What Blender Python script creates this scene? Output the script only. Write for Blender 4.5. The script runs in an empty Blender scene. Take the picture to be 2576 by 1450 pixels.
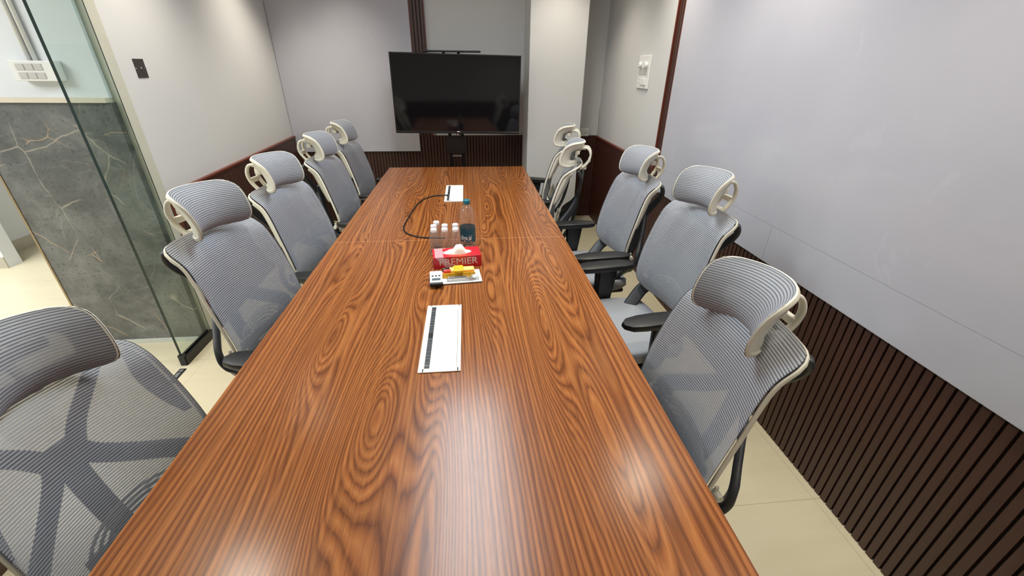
import bpy, bmesh, math, random
from mathutils import Vector, Matrix, noise as mnoise
random.seed(7)
SC = bpy.context.scene
COL = SC.collection
PI = math.pi

# ------------------------------------------------------------------ camera
CAM_YAW, CAM_PITCH, CAM_ROLL, CAM_F = -0.10381374, 0.48601388, 0.0115515, 1058.45
cd = bpy.data.cameras.new('camera'); cam = bpy.data.objects.new('camera', cd); COL.objects.link(cam)
cd.sensor_width = 36.0; cd.sensor_fit = 'HORIZONTAL'; cd.lens = CAM_F/2576*36.0; cd.clip_start = 0.02; cd.clip_end = 60
cam.matrix_world = Matrix.Translation((0, 0, 1.585)) @ (Matrix.Rotation(CAM_YAW, 4, 'Z') @ Matrix.Rotation(PI/2-CAM_PITCH, 4, 'X') @ Matrix.Rotation(CAM_ROLL, 4, 'Z'))
SC.camera = cam

# ------------------------------------------------------------------ render look, world, lights
vs = SC.view_settings
vs.view_transform = 'Standard'; vs.look = 'None'; vs.gamma = 1.0; vs.use_curve_mapping = False; vs.exposure = 0.08
SC.cycles.use_denoising = True
SC.cycles.max_bounces = 8; SC.cycles.diffuse_bounces = 4; SC.cycles.glossy_bounces = 4
SC.cycles.transmission_bounces = 6; SC.cycles.transparent_max_bounces = 24
SC.cycles.caustics_reflective = False; SC.cycles.caustics_refractive = False
w = bpy.data.worlds.new('world'); SC.world = w; w.use_nodes = True
w.node_tree.nodes['Background'].inputs[0].default_value = (0.75, 0.82, 1.0, 1)
w.node_tree.nodes['Background'].inputs[1].default_value = 0.15

CEIL = 2.62
COOL = (0.86, 0.95, 1.0); WARM = (1.0, 0.93, 0.79)
def area(name, loc, sx, sy, power, color, rot=(0, 0, 0), spread=180):
    l = bpy.data.lights.new(name, 'AREA'); l.shape = 'RECTANGLE'; l.size = sx; l.size_y = sy
    l.energy = power; l.color = color; l.spread = math.radians(spread)
    o = bpy.data.objects.new(name, l); COL.objects.link(o); o.location = loc; o.rotation_euler = rot
    return o
def spot(name, loc, tgt, power, color, angle, blend=0.6, r=0.09):
    l = bpy.data.lights.new(name, 'SPOT'); l.energy = power; l.color = color
    l.spot_size = math.radians(angle); l.spot_blend = blend; l.shadow_soft_size = r
    o = bpy.data.objects.new(name, l); COL.objects.link(o); o.location = loc
    o.rotation_euler = (Vector(tgt)-Vector(loc)).to_track_quat('-Z', 'Y').to_euler()
    return o
area('panel_glow', (-0.07, 2.05, CEIL-0.035), 0.56, 1.70, 44, COOL)
SPOTS = [(-1.38, 4.02), (-1.34, 2.75), (-1.34, 1.45), (-1.34, 0.1), (0.86, 4.02), (1.12, 3.05), (1.14, 1.95), (1.12, 0.75), (1.05, -0.4), (-1.12, 4.25)]  # last spot is an added fill, there only to brighten the back board
SPOT_W = [50, 52, 52, 46, 40, 44, 52, 60, 50, 34]
for (x, y), p in zip(SPOTS, SPOT_W):
    spot('downlight_beam', (x, y, CEIL-0.03), (x, y, 0), p, WARM, 105, 0.8)
area('corridor_glow', (-3.3, 0.7, CEIL-0.04), 1.6, 1.6, 70, (0.94, 0.97, 1.0))
area('corridor_glow', (-4.0, 3.1, CEIL-0.04), 0.9, 0.9, 75, (0.94, 0.97, 1.0))

# ------------------------------------------------------------------ helpers
def tag(o, label=None, cat=None, group=None, kind=None):
    if label: o['label'] = label
    if cat: o['category'] = cat
    if group: o['group'] = group
    if kind: o['kind'] = kind
    return o
def empty(name, loc, label, cat, group=None, rz=0.0):
    o = bpy.data.objects.new(name, None); COL.objects.link(o); o.location = loc; o.rotation_euler = (0, 0, rz)
    o.empty_display_size = 0.1
    return tag(o, label, cat, group)
class MB:
    def __init__(s): s.bm = bmesh.new(); s.uv = None
    def box(s, a, b, mat=0, M=None):
        x0, y0, z0 = a; x1, y1, z1 = b
        vs_ = [s.bm.verts.new((M @ Vector(p)) if M else p) for p in [(x0,y0,z0),(x1,y0,z0),(x1,y1,z0),(x0,y1,z0),(x0,y0,z1),(x1,y0,z1),(x1,y1,z1),(x0,y1,z1)]]
        for f in [(0,3,2,1),(4,5,6,7),(0,1,5,4),(1,2,6,5),(2,3,7,6),(3,0,4,7)]:
            fc = s.bm.faces.new([vs_[i] for i in f]); fc.material_index = mat
        return s
    def rbox(s, a, b, r, seg=3, mat=0, M=None):
        t = bmesh.new(); x0, y0, z0 = a; x1, y1, z1 = b
        bmesh.ops.create_cube(t, size=1)
        for v in t.verts: v.co = Vector(((x0+x1)/2+v.co.x*(x1-x0), (y0+y1)/2+v.co.y*(y1-y0), (z0+z1)/2+v.co.z*(z1-z0)))
        bmesh.ops.bevel(t, geom=t.edges[:], offset=r, segments=seg, affect='EDGES', profile=0.5)
        s.add(t, mat, M); return s
    def add(s, t, mat=0, M=None):
        mp = {}
        for v in t.verts: mp[v] = s.bm.verts.new((M @ v.co) if M else v.co)
        for f in t.faces:
            try: n = s.bm.faces.new([mp[v] for v in f.verts]); n.material_index = mat; n.smooth = f.smooth
            except ValueError: pass
        t.free()
    def quad(s, pts, mat=0):
        f = s.bm.faces.new([s.bm.verts.new(p) for p in pts]); f.material_index = mat; return s
    def lathe(s, prof, seg=24, mat=0, M=None, cap=True):
        rings = []
        for r, z in prof:
            rings.append([s.bm.verts.new((M or Matrix()) @ Vector((r*math.cos(2*PI*i/seg), r*math.sin(2*PI*i/seg), z))) for i in range(seg)])
        for a, b in zip(rings, rings[1:]):
            for i in range(seg):
                f = s.bm.faces.new([a[i], a[(i+1) % seg], b[(i+1) % seg], b[i]]); f.material_index = mat; f.smooth = True
        if cap:
            f = s.bm.faces.new(rings[0][::-1]); f.material_index = mat
            f = s.bm.faces.new(rings[-1]); f.material_index = mat
        return s
    def sweep(s, path, section, up=None, closed=False, mat=0, scales=None, normals=None, cap=True, smooth=True):
        """section: list of (a,b), a along 'side', b along 'normal'"""
        n = len(path); path = [Vector(p) for p in path]; rings = []
        for i in range(n):
            if closed: t = path[(i+1) % n]-path[(i-1) % n]
            else: t = path[min(i+1, n-1)]-path[max(i-1, 0)]
            t.normalize()
            nn = Vector(normals[i]) if normals else Vector(up or (0, 0, 1))
            side = t.cross(nn)
            if side.length < 1e-5: side = t.cross(Vector((1, 0.01, 0)))
            side.normalize(); nn = side.cross(t).normalized()
            sc = scales[i] if scales else (1, 1)
            if not isinstance(sc, tuple): sc = (sc, sc)
            rings.append([s.bm.verts.new(path[i]+side*a*sc[0]+nn*b*sc[1]) for a, b in section])
        m = len(section)
        for i in range(n if closed else n-1):
            a, b = rings[i], rings[(i+1) % n]
            for j in range(m):
                f = s.bm.faces.new([a[j], a[(j+1) % m], b[(j+1) % m], b[j]]); f.material_index = mat; f.smooth = smooth
        if not closed and cap:
            s.bm.faces.new(rings[0][::-1]).material_index = mat; s.bm.faces.new(rings[-1]).material_index = mat
        return s
    def tube(s, path, r, seg=10, mat=0, up=(0, 0, 1), scales=None, closed=False):
        return s.sweep(path, [(r*math.cos(2*PI*i/seg), r*math.sin(2*PI*i/seg)) for i in range(seg)], up, closed, mat, scales)
    def build(s, name, mats, parent=None, loc=None, smooth=False, rot=None, recalc=True):
        if recalc: bmesh.ops.recalc_face_normals(s.bm, faces=s.bm.faces[:])
        me = bpy.data.meshes.new(name); s.bm.to_mesh(me); s.bm.free()
        for m in (mats if isinstance(mats, (list, tuple)) else [mats]): me.materials.append(m)
        if smooth:
            for p in me.polygons: p.use_smooth = True
        o = bpy.data.objects.new(name, me); COL.objects.link(o)
        if parent: o.parent = parent
        if loc: o.location = loc
        if rot: o.rotation_euler = rot
        return o
def structure(o): o['kind'] = 'structure'; return o
def autosmooth(o, ang=40):
    me = o.data
    for p in me.polygons: p.use_smooth = True
    try: me.set_sharp_from_angle(angle=math.radians(ang))
    except Exception: pass
    return o
def subsurf(o, lv=1):
    m = o.modifiers.new('subsurf', 'SUBSURF'); m.levels = lv; m.render_levels = lv; return o
def smooth_path(pts, n=8, closed=False):
    P = [Vector(p) for p in pts]; out = []
    N = len(P)
    rng = range(N) if closed else range(N-1)
    for i in rng:
        g = (lambda k: P[k % N]) if closed else (lambda k: P[max(0, min(N-1, k))])
        p0, p1, p2, p3 = g(i-1), g(i), g(i+1), g(i+2)
        for k in range(n):
            t = k/n
            out.append(0.5*((2*p1)+(-p0+p2)*t+(2*p0-5*p1+4*p2-p3)*t*t+(-p0+3*p1-3*p2+p3)*t**3))
    if not closed: out.append(P[-1])
    return out
def rrect(w, h, r, seg=4):
    """rounded rectangle section, centred"""
    out = []
    for cx, cy, a0 in ((w/2-r, h/2-r, 0), (-w/2+r, h/2-r, 90), (-w/2+r, -h/2+r, 180), (w/2-r, -h/2+r, 270)):
        for k in range(seg+1):
            a = math.radians(a0+90*k/seg); out.append((cx+r*math.cos(a), cy+r*math.sin(a)))
    return out
def text_mesh(body, size, mat, name, extrude=0.0, parent=None, M=None, shear=0.0, bend=None, bold=0.0, sx=1.0, spacing=1.0):
    """lettering turned into a mesh; bend=(radius) wraps it round a vertical cylinder"""
    c = bpy.data.curves.new(name, 'FONT'); c.body = body; c.size = size; c.extrude = extrude; c.shear = shear
    c.align_x = 'CENTER'; c.align_y = 'CENTER'; c.offset = bold; c.resolution_u = 3; c.space_character = spacing
    t = bpy.data.objects.new('tmp', c); COL.objects.link(t)
    dg = bpy.context.evaluated_depsgraph_get(); dg.update()
    me = bpy.data.meshes.new_from_object(t.evaluated_get(dg))
    bpy.data.objects.remove(t); bpy.data.curves.remove(c)
    me.name = name
    if bend:
        bm = bmesh.new(); bm.from_mesh(me)
        bmesh.ops.subdivide_edges(bm, edges=[e for e in bm.edges if e.calc_length() > size*0.15], cuts=2)
        bmesh.ops.triangulate(bm, faces=bm.faces[:])
        for v in bm.verts:
            a = v.co.x*sx/bend; R = bend+0.0006+v.co.z
            v.co = Vector((R*math.sin(a), -R*math.cos(a), v.co.y))
        bm.to_mesh(me); bm.free()
    else:
        for v in me.vertices: v.co.x *= sx
    if M: me.transform(M)
    me.materials.clear(); me.materials.append(mat)
    o = bpy.data.objects.new(name, me); COL.objects.link(o)
    if parent: o.parent = parent
    return o

# ------------------------------------------------------------------ materials
class NT:
    def __init__(s, name):
        s.m = bpy.data.materials.new(name); s.m.use_nodes = True; s.t = s.m.node_tree; s.n = s.t.nodes; s.l = s.t.links
        s.bsdf = s.n['Principled BSDF']; s.out = s.n['Material Output']
    def node(s, typ, **kw):
        n = s.n.new(typ)
        for k, v in kw.items():
            if k.startswith('_'): setattr(n, k[1:], v)
        return n
    def link(s, a, b): s.l.new(a, b)
    def math(s, op, a, b=None, clamp=False):
        n = s.n.new('ShaderNodeMath'); n.operation = op; n.use_clamp = clamp
        for i, v in enumerate((a, b)):
            if v is None: continue
            if isinstance(v, (int, float)): n.inputs[i].default_value = v
            else: s.link(v, n.inputs[i])
        return n.outputs[0]
    def coord(s, which='Object'): return s.node('ShaderNodeTexCoord').outputs[which]
    def mapping(s, vec, scale=(1, 1, 1), rot=(0, 0, 0), loc=(0, 0, 0)):
        n = s.n.new('ShaderNodeMapping'); s.link(vec, n.inputs[0])
        n.inputs['Scale'].default_value = scale; n.inputs['Rotation'].default_value = rot; n.inputs['Location'].default_value = loc
        return n.outputs[0]
    def noise(s, vec, scale, detail=3, rough=0.5, dist=0.0):
        n = s.n.new('ShaderNodeTexNoise'); s.link(vec, n.inputs['Vector'])
        n.inputs['Scale'].default_value = scale; n.inputs['Detail'].default_value = detail
        n.inputs['Roughness'].default_value = rough; n.inputs['Distortion'].default_value = dist
        return n.outputs['Fac']
    def ramp(s, fac, stops, interp='LINEAR'):
        n = s.n.new('ShaderNodeValToRGB'); s.link(fac, n.inputs[0]); cr = n.color_ramp; cr.interpolation = interp
        while len(cr.elements) > 1: cr.elements.remove(cr.elements[-1])
        cr.elements[0].position = stops[0][0]; cr.elements[0].color = (*stops[0][1], 1)
        for p, c in stops[1:]:
            e = cr.elements.new(p); e.color = (*c, 1)
        return n.outputs[0]
    def mix(s, fac, a, b, mode='MIX'):
        n = s.n.new('ShaderNodeMix'); n.data_type = 'RGBA'; n.blend_type = mode
        for i, v in ((0, fac), (6, a), (7, b)):
            if isinstance(v, (int, float)): n.inputs[i].default_value = v
            elif isinstance(v, tuple): n.inputs[i].default_value = (*v, 1)
            else: s.link(v, n.inputs[i])
        return n.outputs[2]
    def bump(s, h, strength=0.3, dist=0.002):
        n = s.n.new('ShaderNodeBump'); s.link(h, n.inputs['Height']); n.inputs['Strength'].default_value = strength
        n.inputs['Distance'].default_value = dist; s.link(n.outputs[0], s.bsdf.inputs['Normal']); return n
    def base(s, c):
        if isinstance(c, tuple): s.bsdf.inputs['Base Color'].default_value = (*c, 1)
        else: s.link(c, s.bsdf.inputs['Base Color'])
    def set(s, **kw):
        for k, v in kw.items():
            s.bsdf.inputs[k.replace('_', ' ')].default_value = v
        return s
def srgb(r, g, b):
    f = lambda c: (c/255/12.92) if c/255 <= 0.04045 else ((c/255+0.055)/1.055)**2.4
    return (f(r), f(g), f(b))
def plain(name, col, rough=0.5, metal=0.0, spec=0.5, var=0.06, vscale=30, bump=0.0, bscale=200):
    t = NT(name); c = t.coord()
    nz = t.noise(c, vscale, 3)
    t.base(t.mix(nz, tuple(x*(1-var) for x in col), tuple(min(1, x*(1+var)) for x in col)))
    t.set(Roughness=rough, Metallic=metal)
    t.bsdf.inputs['Specular IOR Level'].default_value = spec
    if bump: t.bump(t.noise(c, bscale, 2), bump, 0.001)
    return t.m
MAT = {}
MAT['paint'] = plain('wall_paint', srgb(211, 210, 208), 0.65, var=0.02, vscale=2.5, bump=0.12, bscale=160)
MAT['paint_cool'] = plain('corridor_paint', srgb(222, 226, 228), 0.6, var=0.02, vscale=3, bump=0.05)
MAT['jamb'] = plain('jamb_paint', srgb(196, 194, 178), 0.6, var=0.06, vscale=14, bump=0.2, bscale=90)
MAT['ceiling'] = plain('ceiling_paint', srgb(225, 224, 220), 0.8, var=0.01)
MAT['white_plastic'] = plain('white_plastic', srgb(226, 222, 206), 0.38, var=0.02)
MAT['cool_plastic'] = plain('white_switch_plastic', srgb(232, 232, 228), 0.35, var=0.01)
MAT['grey_plastic'] = plain('grey_switch_plastic', srgb(196, 194, 188), 0.35, var=0.01)
MAT['dark_plastic'] = plain('charcoal_plastic', srgb(52, 54, 58), 0.45, var=0.1, bump=0.1, bscale=400)
MAT['black_plastic'] = plain('black_plastic', srgb(26, 26, 27), 0.4, var=0.1, bump=0.1, bscale=500)
MAT['black'] = plain('deep_black', srgb(12, 12, 13), 0.35)
MAT['chrome'] = plain('polished_metal', srgb(205, 207, 210), 0.18, 1.0)
MAT['steel'] = plain('brushed_steel', srgb(190, 192, 192), 0.35, 1.0)
MAT['brass'] = plain('brass_trim', srgb(170, 150, 120), 0.4, 0.8)
MAT['box_white'] = plain('powder_coated_white', srgb(236, 238, 232), 0.4, var=0.01, bump=0.08, bscale=600)
MAT['seat_foam'] = plain('grey_seat_fabric', srgb(150, 152, 156), 0.9, var=0.1, vscale=300, bump=0.4, bscale=900)
MAT['tissue'] = plain('soft_tissue', srgb(244, 240, 226), 0.9, var=0.02)
MAT['paper'] = plain('white_paper', srgb(240, 240, 236), 0.7, var=0.01)
MAT['yellow'] = plain('yellow_card', srgb(240, 178, 30), 0.35, var=0.04)
MAT['yellow_light'] = plain('pale_yellow_plastic', srgb(250, 222, 130), 0.3, var=0.04)
MAT['red'] = plain('red_plastic', srgb(214, 74, 62), 0.35)
MAT['blue'] = plain('blue_plastic', srgb(48, 70, 150), 0.35)
MAT['teal'] = plain('teal_cap_plastic', srgb(20, 106, 122), 0.35)
MAT['cap_white'] = plain('white_cap_plastic', srgb(240, 240, 238), 0.35, var=0.01)
MAT['slot'] = plain('dark_slot', srgb(20, 18, 16), 0.7)
MAT['lcd'] = plain('grey_lcd', srgb(92, 104, 110), 0.15)
MAT['silver_print'] = plain('silver_print', srgb(226, 205, 190), 0.35, 0.2)
MAT['text_white'] = plain('white_print', srgb(240, 240, 240), 0.4)
MAT['text_orange'] = plain('orange_print', srgb(240, 150, 90), 0.4)
MAT['label_teal'] = plain('teal_label_film', srgb(26, 88, 104), 0.3, var=0.35, vscale=60)
MAT['skirting'] = plain('light_skirting', srgb(196, 198, 190), 0.4)

def emissive(name, col, s):
    t = NT(name); t.base((0.8, 0.8, 0.8)); t.bsdf.inputs['Emission Color'].default_value = (*col, 1); t.bsdf.inputs['Emission Strength'].default_value = s
    return t.m
MAT['diffuser'] = plain('panel_diffuser', (0.85, 0.87, 0.9), 0.4)
MAT['lamp'] = emissive('lamp_lens', WARM, 6)
MAT['led_red'] = emissive('red_led', (1, 0.12, 0.08), 2.5)

def mk_board():
    t = NT('glossy_board_laminate'); c = t.coord()
    nz = t.noise(c, 1.6, 4, 0.6)
    smear = t.noise(t.mapping(c, (1, 1.2, 0.5)), 5, 5, 0.65, 0.8)
    col = t.mix(nz, srgb(182, 181, 190), srgb(194, 193, 201))
    col = t.mix(t.math('MULTIPLY', t.math('GREATER_THAN', smear, 0.66), 0.12), col, srgb(214, 213, 220))
    t.base(col); t.link(t.ramp(smear, [(0.3, (0.09,)*3), (0.7, (0.16,)*3)]), t.bsdf.inputs['Roughness'])
    t.bsdf.inputs['Specular IOR Level'].default_value = 0.45
    return t.m
MAT['board'] = mk_board()

def mk_slat(name, a, b, rough=0.45, specks=0.0):
    t = NT(name); c = t.coord()
    g = t.noise(t.mapping(c, (60, 60, 3)), 1.0, 5, 0.6)
    big = t.noise(t.mapping(c, (14, 14, 1.2)), 1.0, 3)
    col = t.mix(big, a, b)
    col = t.mix(t.math('MULTIPLY', g, 0.55), col, tuple(x*0.45 for x in a))
    fine = t.noise(t.mapping(c, (500, 500, 40)), 1.0, 2)
    col = t.mix(t.math('MULTIPLY', t.math('GREATER_THAN', fine, 0.6), 0.35), col, tuple(x*0.5 for x in a))
    if specks:
        sp = t.noise(t.mapping(c, (30, 30, 9)), 1.0, 3, 0.7)
        col = t.mix(t.math('MULTIPLY', t.math('GREATER_THAN', sp, 0.755), specks), col, (0.5, 0.42, 0.36))
    t.base(col); t.set(Roughness=rough); t.bump(g, 0.25, 0.001)
    return t.m
MAT['slat'] = mk_slat('dark_walnut_slats', srgb(72, 46, 38), srgb(86, 56, 45))
MAT['slat_red'] = mk_slat('reddish_walnut_slats', srgb(80, 40, 30), srgb(66, 33, 26), specks=0.8)
MAT['trim_red'] = mk_slat('mahogany_trim', srgb(124, 58, 40), srgb(104, 46, 32), 0.4)

def mk_table():
    t = NT('zebrano_laminate'); c = t.coord()
    at = t.node('ShaderNodeAttribute'); at.attribute_name = 'grain'; h = at.outputs['Fac']
    wob = t.noise(t.mapping(c, (26, 3.0, 1)), 1.0, 4, 0.6)
    h2 = t.math('ADD', h, t.math('MULTIPLY', wob, 1.1))
    fr = t.math('FRACT', h2)
    lines = t.ramp(fr, [(0.0, srgb(128, 76, 40)), (0.12, srgb(168, 106, 58)), (0.40, srgb(198, 136, 80)), (0.66, srgb(174, 110, 60)), (0.86, srgb(134, 80, 42)), (0.95, srgb(98, 56, 28)), (1.0, srgb(128, 76, 40))])
    fr2 = t.math('FRACT', t.math('MULTIPLY', h2, 0.37))
    tone = t.ramp(fr2, [(0.0, (0.66,)*3), (0.4, (1.0,)*3), (0.8, (0.84,)*3), (1.0, (0.66,)*3)])
    col = t.mix(1.0, lines, tone, 'MULTIPLY')
    streak = t.noise(t.mapping(c, (120, 1.1, 1)), 1.0, 4, 0.7)
    col = t.mix(t.math('MULTIPLY', t.math('SUBTRACT', streak, 0.44, True), 3.0, True), col, srgb(112, 64, 34))
    streak2 = t.noise(t.mapping(c, (75, 0.8, 1), loc=(3, 1, 0)), 1.0, 3, 0.6)
    col = t.mix(t.math('MULTIPLY', t.math('SUBTRACT', streak2, 0.52, True), 3.2, True), col, srgb(200, 138, 82))
    big = t.noise(t.mapping(c, (5, 0.6, 1)), 1.0, 3)
    col = t.mix(t.math('MULTIPLY', big, 0.25), col, srgb(152, 90, 46))
    fib = t.noise(t.mapping(c, (900, 26, 1)), 1.0, 2, 0.6)
    col = t.mix(t.math('MULTIPLY', t.math('SUBTRACT', fib, 0.38, True), 0.9), col, srgb(88, 48, 24))
    col = t.mix(1.0, col, (0.84, 0.73, 0.60), 'MULTIPLY')
    t.base(col); t.set(Roughness=0.26); t.bsdf.inputs['Specular IOR Level'].default_value = 0.42
    t.link(t.math('ADD', t.math('MULTIPLY', fib, 0.10), 0.19), t.bsdf.inputs['Roughness'])
    t.bump(t.noise(t.mapping(c, (34, 1.2, 1)), 1.0, 2), 0.05, 0.004)
    return t.m
MAT['table'] = mk_table()
MAT['table_edge'] = mk_slat('table_edge_band', srgb(176, 108, 62), srgb(150, 88, 50), 0.4)
MAT['seam'] = plain('pale_seam', srgb(206, 150, 100), 0.5)

def mk_floor():
    t = NT('cream_floor_tile'); c = t.coord()
    v = t.noise(t.mapping(c, (2.2, 16, 1)), 1.0, 5, 0.6, 0.4)
    b = t.noise(t.mapping(c, (0.9, 2.5, 1)), 1.0, 3)
    col = t.mix(v, srgb(194, 182, 150), srgb(212, 202, 174))
    col = t.mix(t.math('MULTIPLY', b, 0.5), col, srgb(198, 188, 162))
    sep = t.node('ShaderNodeSeparateXYZ'); t.link(c, sep.inputs[0])
    jx = t.math('PINGPONG', t.math('ADD', sep.outputs[0], 1.62+6), 0.3)
    jy = t.math('PINGPONG', t.math('ADD', sep.outputs[1], -1.01+6), 0.6)
    j = t.math('MAXIMUM', t.math('LESS_THAN', jx, 0.0009), t.math('LESS_THAN', jy, 0.0011))
    col = t.mix(t.math('MULTIPLY', j, 0.75), col, srgb(140, 126, 98))
    t.base(col); t.set(Roughness=0.3)
    return t.m
MAT['floor'] = mk_floor()

def mk_stone():
    t = NT('grey_veined_stone'); c = t.coord()
    base = t.noise(t.mapping(c, (3, 3, 3)), 1.0, 8, 0.68, 0.6)
    col = t.ramp(base, [(0.3, srgb(70, 71, 70)), (0.5, srgb(92, 93, 90)), (0.7, srgb(122, 123, 119))])
    pit = t.noise(c, 60, 4, 0.6)
    col = t.mix(t.math('MULTIPLY', t.math('LESS_THAN', pit, 0.4), 0.4), col, srgb(52, 52, 54))
    cloud = t.noise(t.mapping(c, (5, 5, 9), (0, 0.5, 0)), 1.0, 6, 0.7, 0.5)
    col = t.mix(t.math('MULTIPLY', t.math('SUBTRACT', cloud, 0.5, True), 1.6, True), col, srgb(140, 141, 138))
    wx = t.node('ShaderNodeTexNoise'); t.link(c, wx.inputs['Vector']); wx.inputs['Scale'].default_value = 5.0; wx.inputs['Detail'].default_value = 5
    wv = t.node('ShaderNodeVectorMath'); wv.operation = 'MULTIPLY_ADD'; t.link(wx.outputs['Color'], wv.inputs[0]); wv.inputs[1].default_value = (0.09, 0, 0.09); t.link(c, wv.inputs[2])
    for k, (sc, rot, wdt, vc, gate, op) in enumerate([((2.6, 0.01, 4.2), 0.35, 0.010, srgb(190, 158, 120), 0.52, 0.9), ((3.6, 0.01, 2.4), -0.7, 0.012, srgb(176, 166, 150), 0.54, 0.7), ((6, 0.01, 9), 0.5, 0.014, srgb(150, 150, 146), 0.52, 0.5)]):
        vo = t.node('ShaderNodeTexVoronoi'); vo.feature = 'DISTANCE_TO_EDGE'; vo.inputs['Scale'].default_value = 1.0
        t.link(t.mapping(wv.outputs[0], sc, (0, rot, 0), (k*7.3, 0, k*3.7)), vo.inputs['Vector'])
        line = t.math('SUBTRACT', 1.0, t.math('MULTIPLY', vo.outputs['Distance'], 1/wdt), True)
        g = t.math('MULTIPLY', t.math('SUBTRACT', t.noise(t.mapping(c, (1, 1, 1), loc=(k*3.1, 5, k)), 4.0, 2), gate), 12.0, True)
        col = t.mix(t.math('MULTIPLY', t.math('MULTIPLY', line, g), op), col, vc)
    t.base(col); t.set(Roughness=0.35)
    return t.m
MAT['stone'] = mk_stone()

def mk_mesh_fabric(name='ribbed_mesh_fabric', a0=0.56, pitch=0.0074):
    """ribbed see-through mesh: ribs across the back, gaps between them let things behind show through"""
    t = NT(name); uv = t.coord('UV')
    sep = t.node('ShaderNodeSeparateXYZ'); t.link(uv, sep.inputs[0]); u, v = sep.outputs[0], sep.outputs[1]
    wb = t.noise(t.mapping(uv, (2.0, 30, 1)), 1.0, 2)
    ph = t.math('FRACT', t.math('ADD', t.math('MULTIPLY', v, 1/pitch), t.math('MULTIPLY', wb, 0.5)))
    rib = t.math('PINGPONG', ph, 0.5)          # 0 at gap, .5 at rib centre
    ribc = t.ramp(rib, [(0.0, (0.75,)*3), (0.035, (0.7,)*3), (0.07, (0.0,)*3), (0.11, (0.0,)*3), (0.19, (0.9,)*3), (0.5, (1.0,)*3)])
    ribm = t.math('MULTIPLY', ribc, 1.0)
    col = t.mix(ribm, srgb(50, 52, 57), srgb(172, 175, 182))
    at = t.node('ShaderNodeAttribute'); at.attribute_name = 'rim'
    edge = t.math('GREATER_THAN', t.math('ADD', at.outputs['Fac'], t.math('MULTIPLY', t.math('SUBTRACT', 0.5, ribm), 0.03)), 0.972)
    col = t.mix(t.math('MULTIPLY', edge, 0.9), col, srgb(40, 40, 43))
    fin = t.noise(t.mapping(uv, (700, 700, 1)), 1.0, 2)
    col = t.mix(t.math('MULTIPLY', fin, 0.3), col, srgb(120, 124, 132))
    t.base(col); t.set(Roughness=0.75)
    alpha = t.math('ADD', t.math('MULTIPLY', ribm, 0.97-a0), a0)
    t.link(alpha, t.bsdf.inputs['Alpha'])
    t.bump(ribc, 0.8, 0.0012)
    return t.m
MAT['mesh'] = mk_mesh_fabric()
MAT['mesh_head'] = mk_mesh_fabric('ribbed_headrest_fabric', 0.86, 0.0066)

def mk_glass(name, tint, rough=0.0, ior=1.45, white=0.0):
    m = bpy.data.materials.new(name); m.use_nodes = True; nt = m.node_tree; nt.nodes.clear()
    out = nt.nodes.new('ShaderNodeOutputMaterial'); tr = nt.nodes.new('ShaderNodeBsdfTransparent'); gl = nt.nodes.new('ShaderNodeBsdfGlossy')
    lw = nt.nodes.new('ShaderNodeLayerWeight'); lw.inputs[0].default_value = 0.5; mx = nt.nodes.new('ShaderNodeMixShader')
    pw = nt.nodes.new('ShaderNodeMath'); pw.operation = 'POWER'; pw.inputs[1].default_value = 5.0; fr = nt.nodes.new('ShaderNodeMath'); fr.operation = 'MULTIPLY_ADD'
    nt.links.new(lw.outputs['Facing'], pw.inputs[0]); nt.links.new(pw.outputs[0], fr.inputs[0]); fr.inputs[1].default_value = 0.9; fr.inputs[2].default_value = 0.045
    tr.inputs[0].default_value = (*tint, 1); gl.inputs['Roughness'].default_value = rough
    nt.links.new(fr.outputs[0], mx.inputs[0]); nt.links.new(tr.outputs[0], mx.inputs[1]); nt.links.new(gl.outputs[0], mx.inputs[2])
    last = mx
    if white:
        df = nt.nodes.new('ShaderNodeBsdfDiffuse'); df.inputs[0].default_value = (0.8, 0.8, 0.82, 1)
        m2 = nt.nodes.new('ShaderNodeMixShader'); m2.inputs[0].default_value = white
        nt.links.new(mx.outputs[0], m2.inputs[1]); nt.links.new(df.outputs[0], m2.inputs[2]); last = m2
    nt.links.new(last.outputs[0], out.inputs[0]); return m
MAT['glass'] = mk_glass('clear_greenish_glass', (0.92, 0.965, 0.94))
MAT['glass_edge'] = plain('dark_green_glass_edge', srgb(10, 34, 30), 0.2)
MAT['pet'] = mk_glass('clear_bottle_plastic', (0.93, 0.94, 0.95), 0.06, 1.5, 0.05)
MAT['clear_box'] = mk_glass('clear_case_plastic', (0.85, 0.87, 0.88), 0.05, 1.5, 0.25)
t_ = NT('tv_screen'); t_.base((0.006, 0.006, 0.007)); t_.set(Roughness=0.06); t_.bsdf.inputs['Specular IOR Level'].default_value = 0.55; MAT['screen'] = t_.m
t_ = NT('brush_bristles'); c_ = t_.coord(); t_.base(t_.ramp(t_.noise(t_.mapping(c_, (4, 260, 1)), 1.0, 2), [(0.45, (0.01, 0.01, 0.012)), (0.62, (0.10, 0.11, 0.12)), (0.72, (0.45, 0.47, 0.5))])); t_.set(Roughness=0.4); MAT['brush'] = t_.m
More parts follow.
